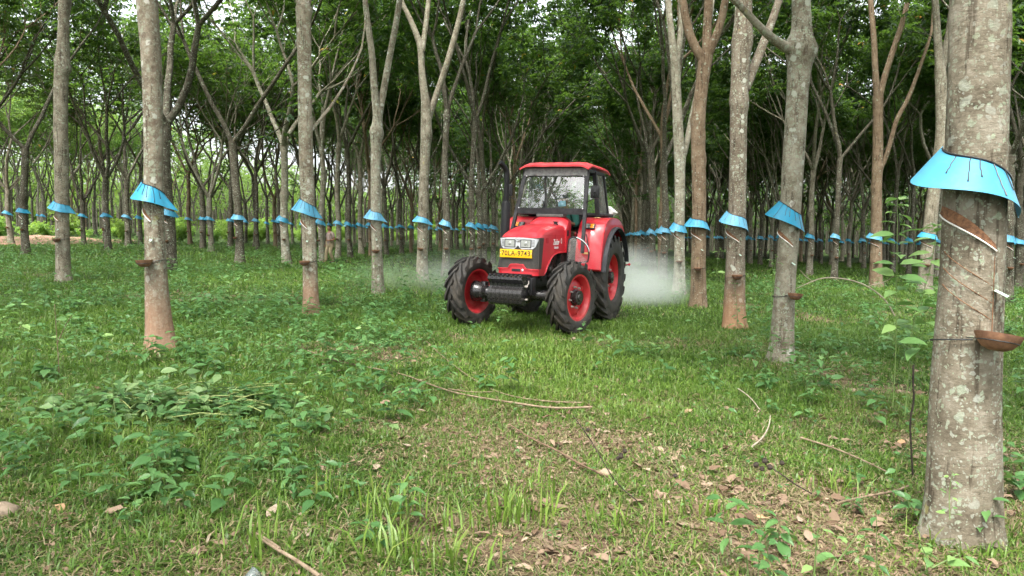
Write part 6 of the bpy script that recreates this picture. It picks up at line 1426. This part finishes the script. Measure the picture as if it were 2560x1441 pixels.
tall_weed([([(770, 1010, 6.2), (790, 960, 6.2), (800, 920, 6.2)], .3, 5)], 'upright weed near the cut weeds', Lf=.12, seed=16)
tall_weed([([(725, 1080, 5.4), (735, 1020, 5.4), (750, 965, 5.4)], .3, 5)], 'upright weed at the right end of the cut weeds', Lf=.12, seed=17)
tall_weed([([(265, 1090, 5.3), (280, 1020, 5.3), (300, 965, 5.3)], .3, 5), ([(330, 1090, 5.3), (318, 1040, 5.3)], .4, 4)], 'leafy weed rising through the cut weeds', Lf=.13, seed=18)
tall_weed([([(330, 1320, 3.7), (335, 1270, 3.7), (340, 1235, 3.7)], .3, 4)], 'single weed in the left foreground grass', Lf=.10, seed=19)
tall_weed([([(640, 1190, 4.5), (650, 1140, 4.5), (655, 1100, 4.5)], .3, 4)], 'weed in the grass below the cut weeds', Lf=.10, seed=20)
tall_weed([([(60, 830, 9), (50, 780, 9), (35, 730, 9)], .2, 6), ([(20, 850, 8.8), (15, 790, 8.8)], .2, 6)], 'bushy weed at the far left edge', Lf=.16, seed=21)
tall_weed([([(1790, 690, 15.0), (1795, 640, 15.0), (1800, 622, 15)], .2, 4), ([(1935, 690, 15.0), (1930, 650, 15.0)], .2, 4)], 'leafy sprig in the grass between the orange footed and pale trunks', Lf=.16, seed=22)
tall_weed([([(1610, 900, 9.2), (1620, 850, 9.2), (1605, 800, 9.2)], .3, 5), ([(1660, 880, 9.3), (1650, 840, 9.3)], .3, 4)], 'pale leafy weed right of the tractor front wheel', Lf=.12, seed=23)
# heap of cut weeds wilting on the ground
rg3 = np.random.default_rng(8); n = 850; c0 = G(430, 1035); t = rg3.normal(0, 1, n); xx = c0.x + t * .55; yy = c0.y + rg3.normal(0, .22, n); hh = np.abs(rg3.normal(0, .11, n)) * np.exp(-(t / 1.4) ** 2) + .03
d = unit(np.stack([rg3.normal(0, 1, n), rg3.normal(0, .6, n), rg3.normal(-.08, .28, n)], -1)); L = rg3.uniform(.05, .15, n); org = Vector((c0.x, c0.y, gzf(c0.x, c0.y)))
V, F = ovate(np.stack([xx, yy, gheight(xx, yy) + hh], -1) - np.array(org), d, L, L * .55, .15); o = empty('cut_weeds', org, 'low heap of pale wilting cut weeds lying left of the lane', 'cut weeds'); link('foliage', mesh_np('foliage', V, F, CUTM, np.repeat(rg3.uniform(0, 1, n), 8)), o)
mb = MB()
for k in range(26):
    a = Vector((rg3.normal(0, .5), rg3.normal(0, .2), 0)); an = rg3.normal(0, .8); l = rg3.uniform(.3, .7); e = a + Vector((math.cos(an) * l, math.sin(an) * l, rg3.uniform(-.03, .05))); 
    a.z = rg3.uniform(.03, .13); e.z += a.z
    mb.tube([a, a.lerp(e, .5) + Vector((0, 0, .03)), e], .0045, n=5, cap=False)
mb.build('stem', STEMY, o, 180)
# arching dry vine at the right, hanging dead leaf, cup, stone
stick_pts = [P(2237, 790, 9.3), P(2215, 750, 9.3), P(2170, 715, 9.3), P(2120, 698, 9.3), P(2060, 693, 9.3), P(2020, 708, 9.3), P(1990, 722, 9.3)]; org = stick_pts[0].copy(); org.z = gzf(org.x, org.y); mb = MB(); q, rd = smooth_path([p - org for p in stick_pts], [.009, .009, .009, .008, .007, .006, .004], 2); mb.tube(q, rd, n=6)
for pp in ([P(2030, 703, 9.3), P(2012, 690, 9.3), P(2000, 675, 9.3)], [P(2170, 716, 9.3), P(2215, 705, 9.2), P(2235, 690, 9.1)]): q, rd = smooth_path([p - org for p in pp], [.005, .004, .003], 1); mb.tube(q, rd, n=5)
o = mb.build('dry_vine', STICKP, None, 60); o.location = org; tag(o, 'pale dry vine arching over the grass right of the pale leaning trunk', 'vine')
c0 = G(610, 1480); PLAS = glass_mat('clear plastic cup', .0, .45, (.85, .9, .88), (.20, .23, .215), .3); mb = MB(); mb.lathe([(0, 0), (.030, 0), (.034, .05), (.040, .085), (.043, .088), (.040, .088), (.036, .083), (.031, .05), (.027, .004), (0, .004)], n=28); o = mb.build('plastic_cup', PLAS, None, 40); o.location = (c0.x, c0.y, gzf(c0.x, c0.y) + .03); o.scale = (.8,) * 3; o.rotation_euler = (R(-62), R(20), R(-30)); tag(o, 'crushed clear plastic cup lying at the bottom edge', 'cup')
c0 = G(12, 1290); mb = MB(); mb.sphere((0, 0, 0), (.075, .06, .05), 16); rgk = random.Random(3); mb.v = [tuple(Vector(v) * (1 + .12 * math.sin(v[0] * 60) * math.cos(v[1] * 50 + v[2] * 40))) for v in mb.v]; o = mb.build('stone', mottled('pale stone', (.17, .125, .085), (.28, .22, .16), 15, .9, .5), None, 180); o.location = (c0.x, c0.y, gzf(c0.x, c0.y) + .02); tag(o, 'pale tan stone at the left edge in the grass', 'stone')

# ------------------------------------------------------------------ spray mist: two drifting clouds behind the tractor
def mist(name, c, size, dens, label, plume, seed):
    mb = MB(); mb.sphere((0, 0, 0), 1.0, 24); m = bpy.data.materials.new('spray mist'); m.use_nodes = True; t = m.node_tree; t.nodes.remove(t.nodes['Principled BSDF']); q = NT(m); q.b = None
    tc = q.n('TexCoord'); vec = tc.outputs['Object']
    ln = q.n('VectorMath'); ln.operation = 'LENGTH'; q.l(vec, ln.inputs[0]); fall = q.ramp(ln.outputs['Value'], [(plume, (1, 1, 1)), (.62, (.30,) * 3), (.97, (0, 0, 0))])
    mp = q.n('Mapping'); mp.inputs['Scale'].default_value = (size[0] * .55, size[1] * .55, size[2] * .9); mp.inputs['Location'].default_value = (seed, 0, 0); q.l(vec, mp.inputs['Vector'])
    nz = q.ramp(q.noise(mp.outputs[0], 1.7, 5, .65), [(.36, (.05,) * 3), (.62, (1, 1, 1))])
    v = q.n('VolumePrincipled'); v.inputs['Color'].default_value = (.80, .85, .81, 1); v.inputs['Anisotropy'].default_value = .1; q.l(q.math('MULTIPLY', q.math('MULTIPLY', fall, nz), dens), v.inputs['Density']); q.l(v.outputs[0], t.nodes['Material Output'].inputs['Volume'])
    m.cycles.volume_step_rate = 1.0 if hasattr(m, 'cycles') and hasattr(m.cycles, 'volume_step_rate') else None
    o = mb.build(name, m, None, 180); o.location = c; o.scale = size; return tag(o, label, 'mist', None, 'stuff')
mist('spray_mist', (2.95, 17.3, .42), (1.35, 2.3, .95), 1.45, 'white spray mist billowing out behind the tractor on the right', .12, 3)
mist('spray_mist', (-1.4, 19.5, .35), (3.4, 3.0, .85), .28, 'thin spray mist drifting low left of the tractor', .1, 9)
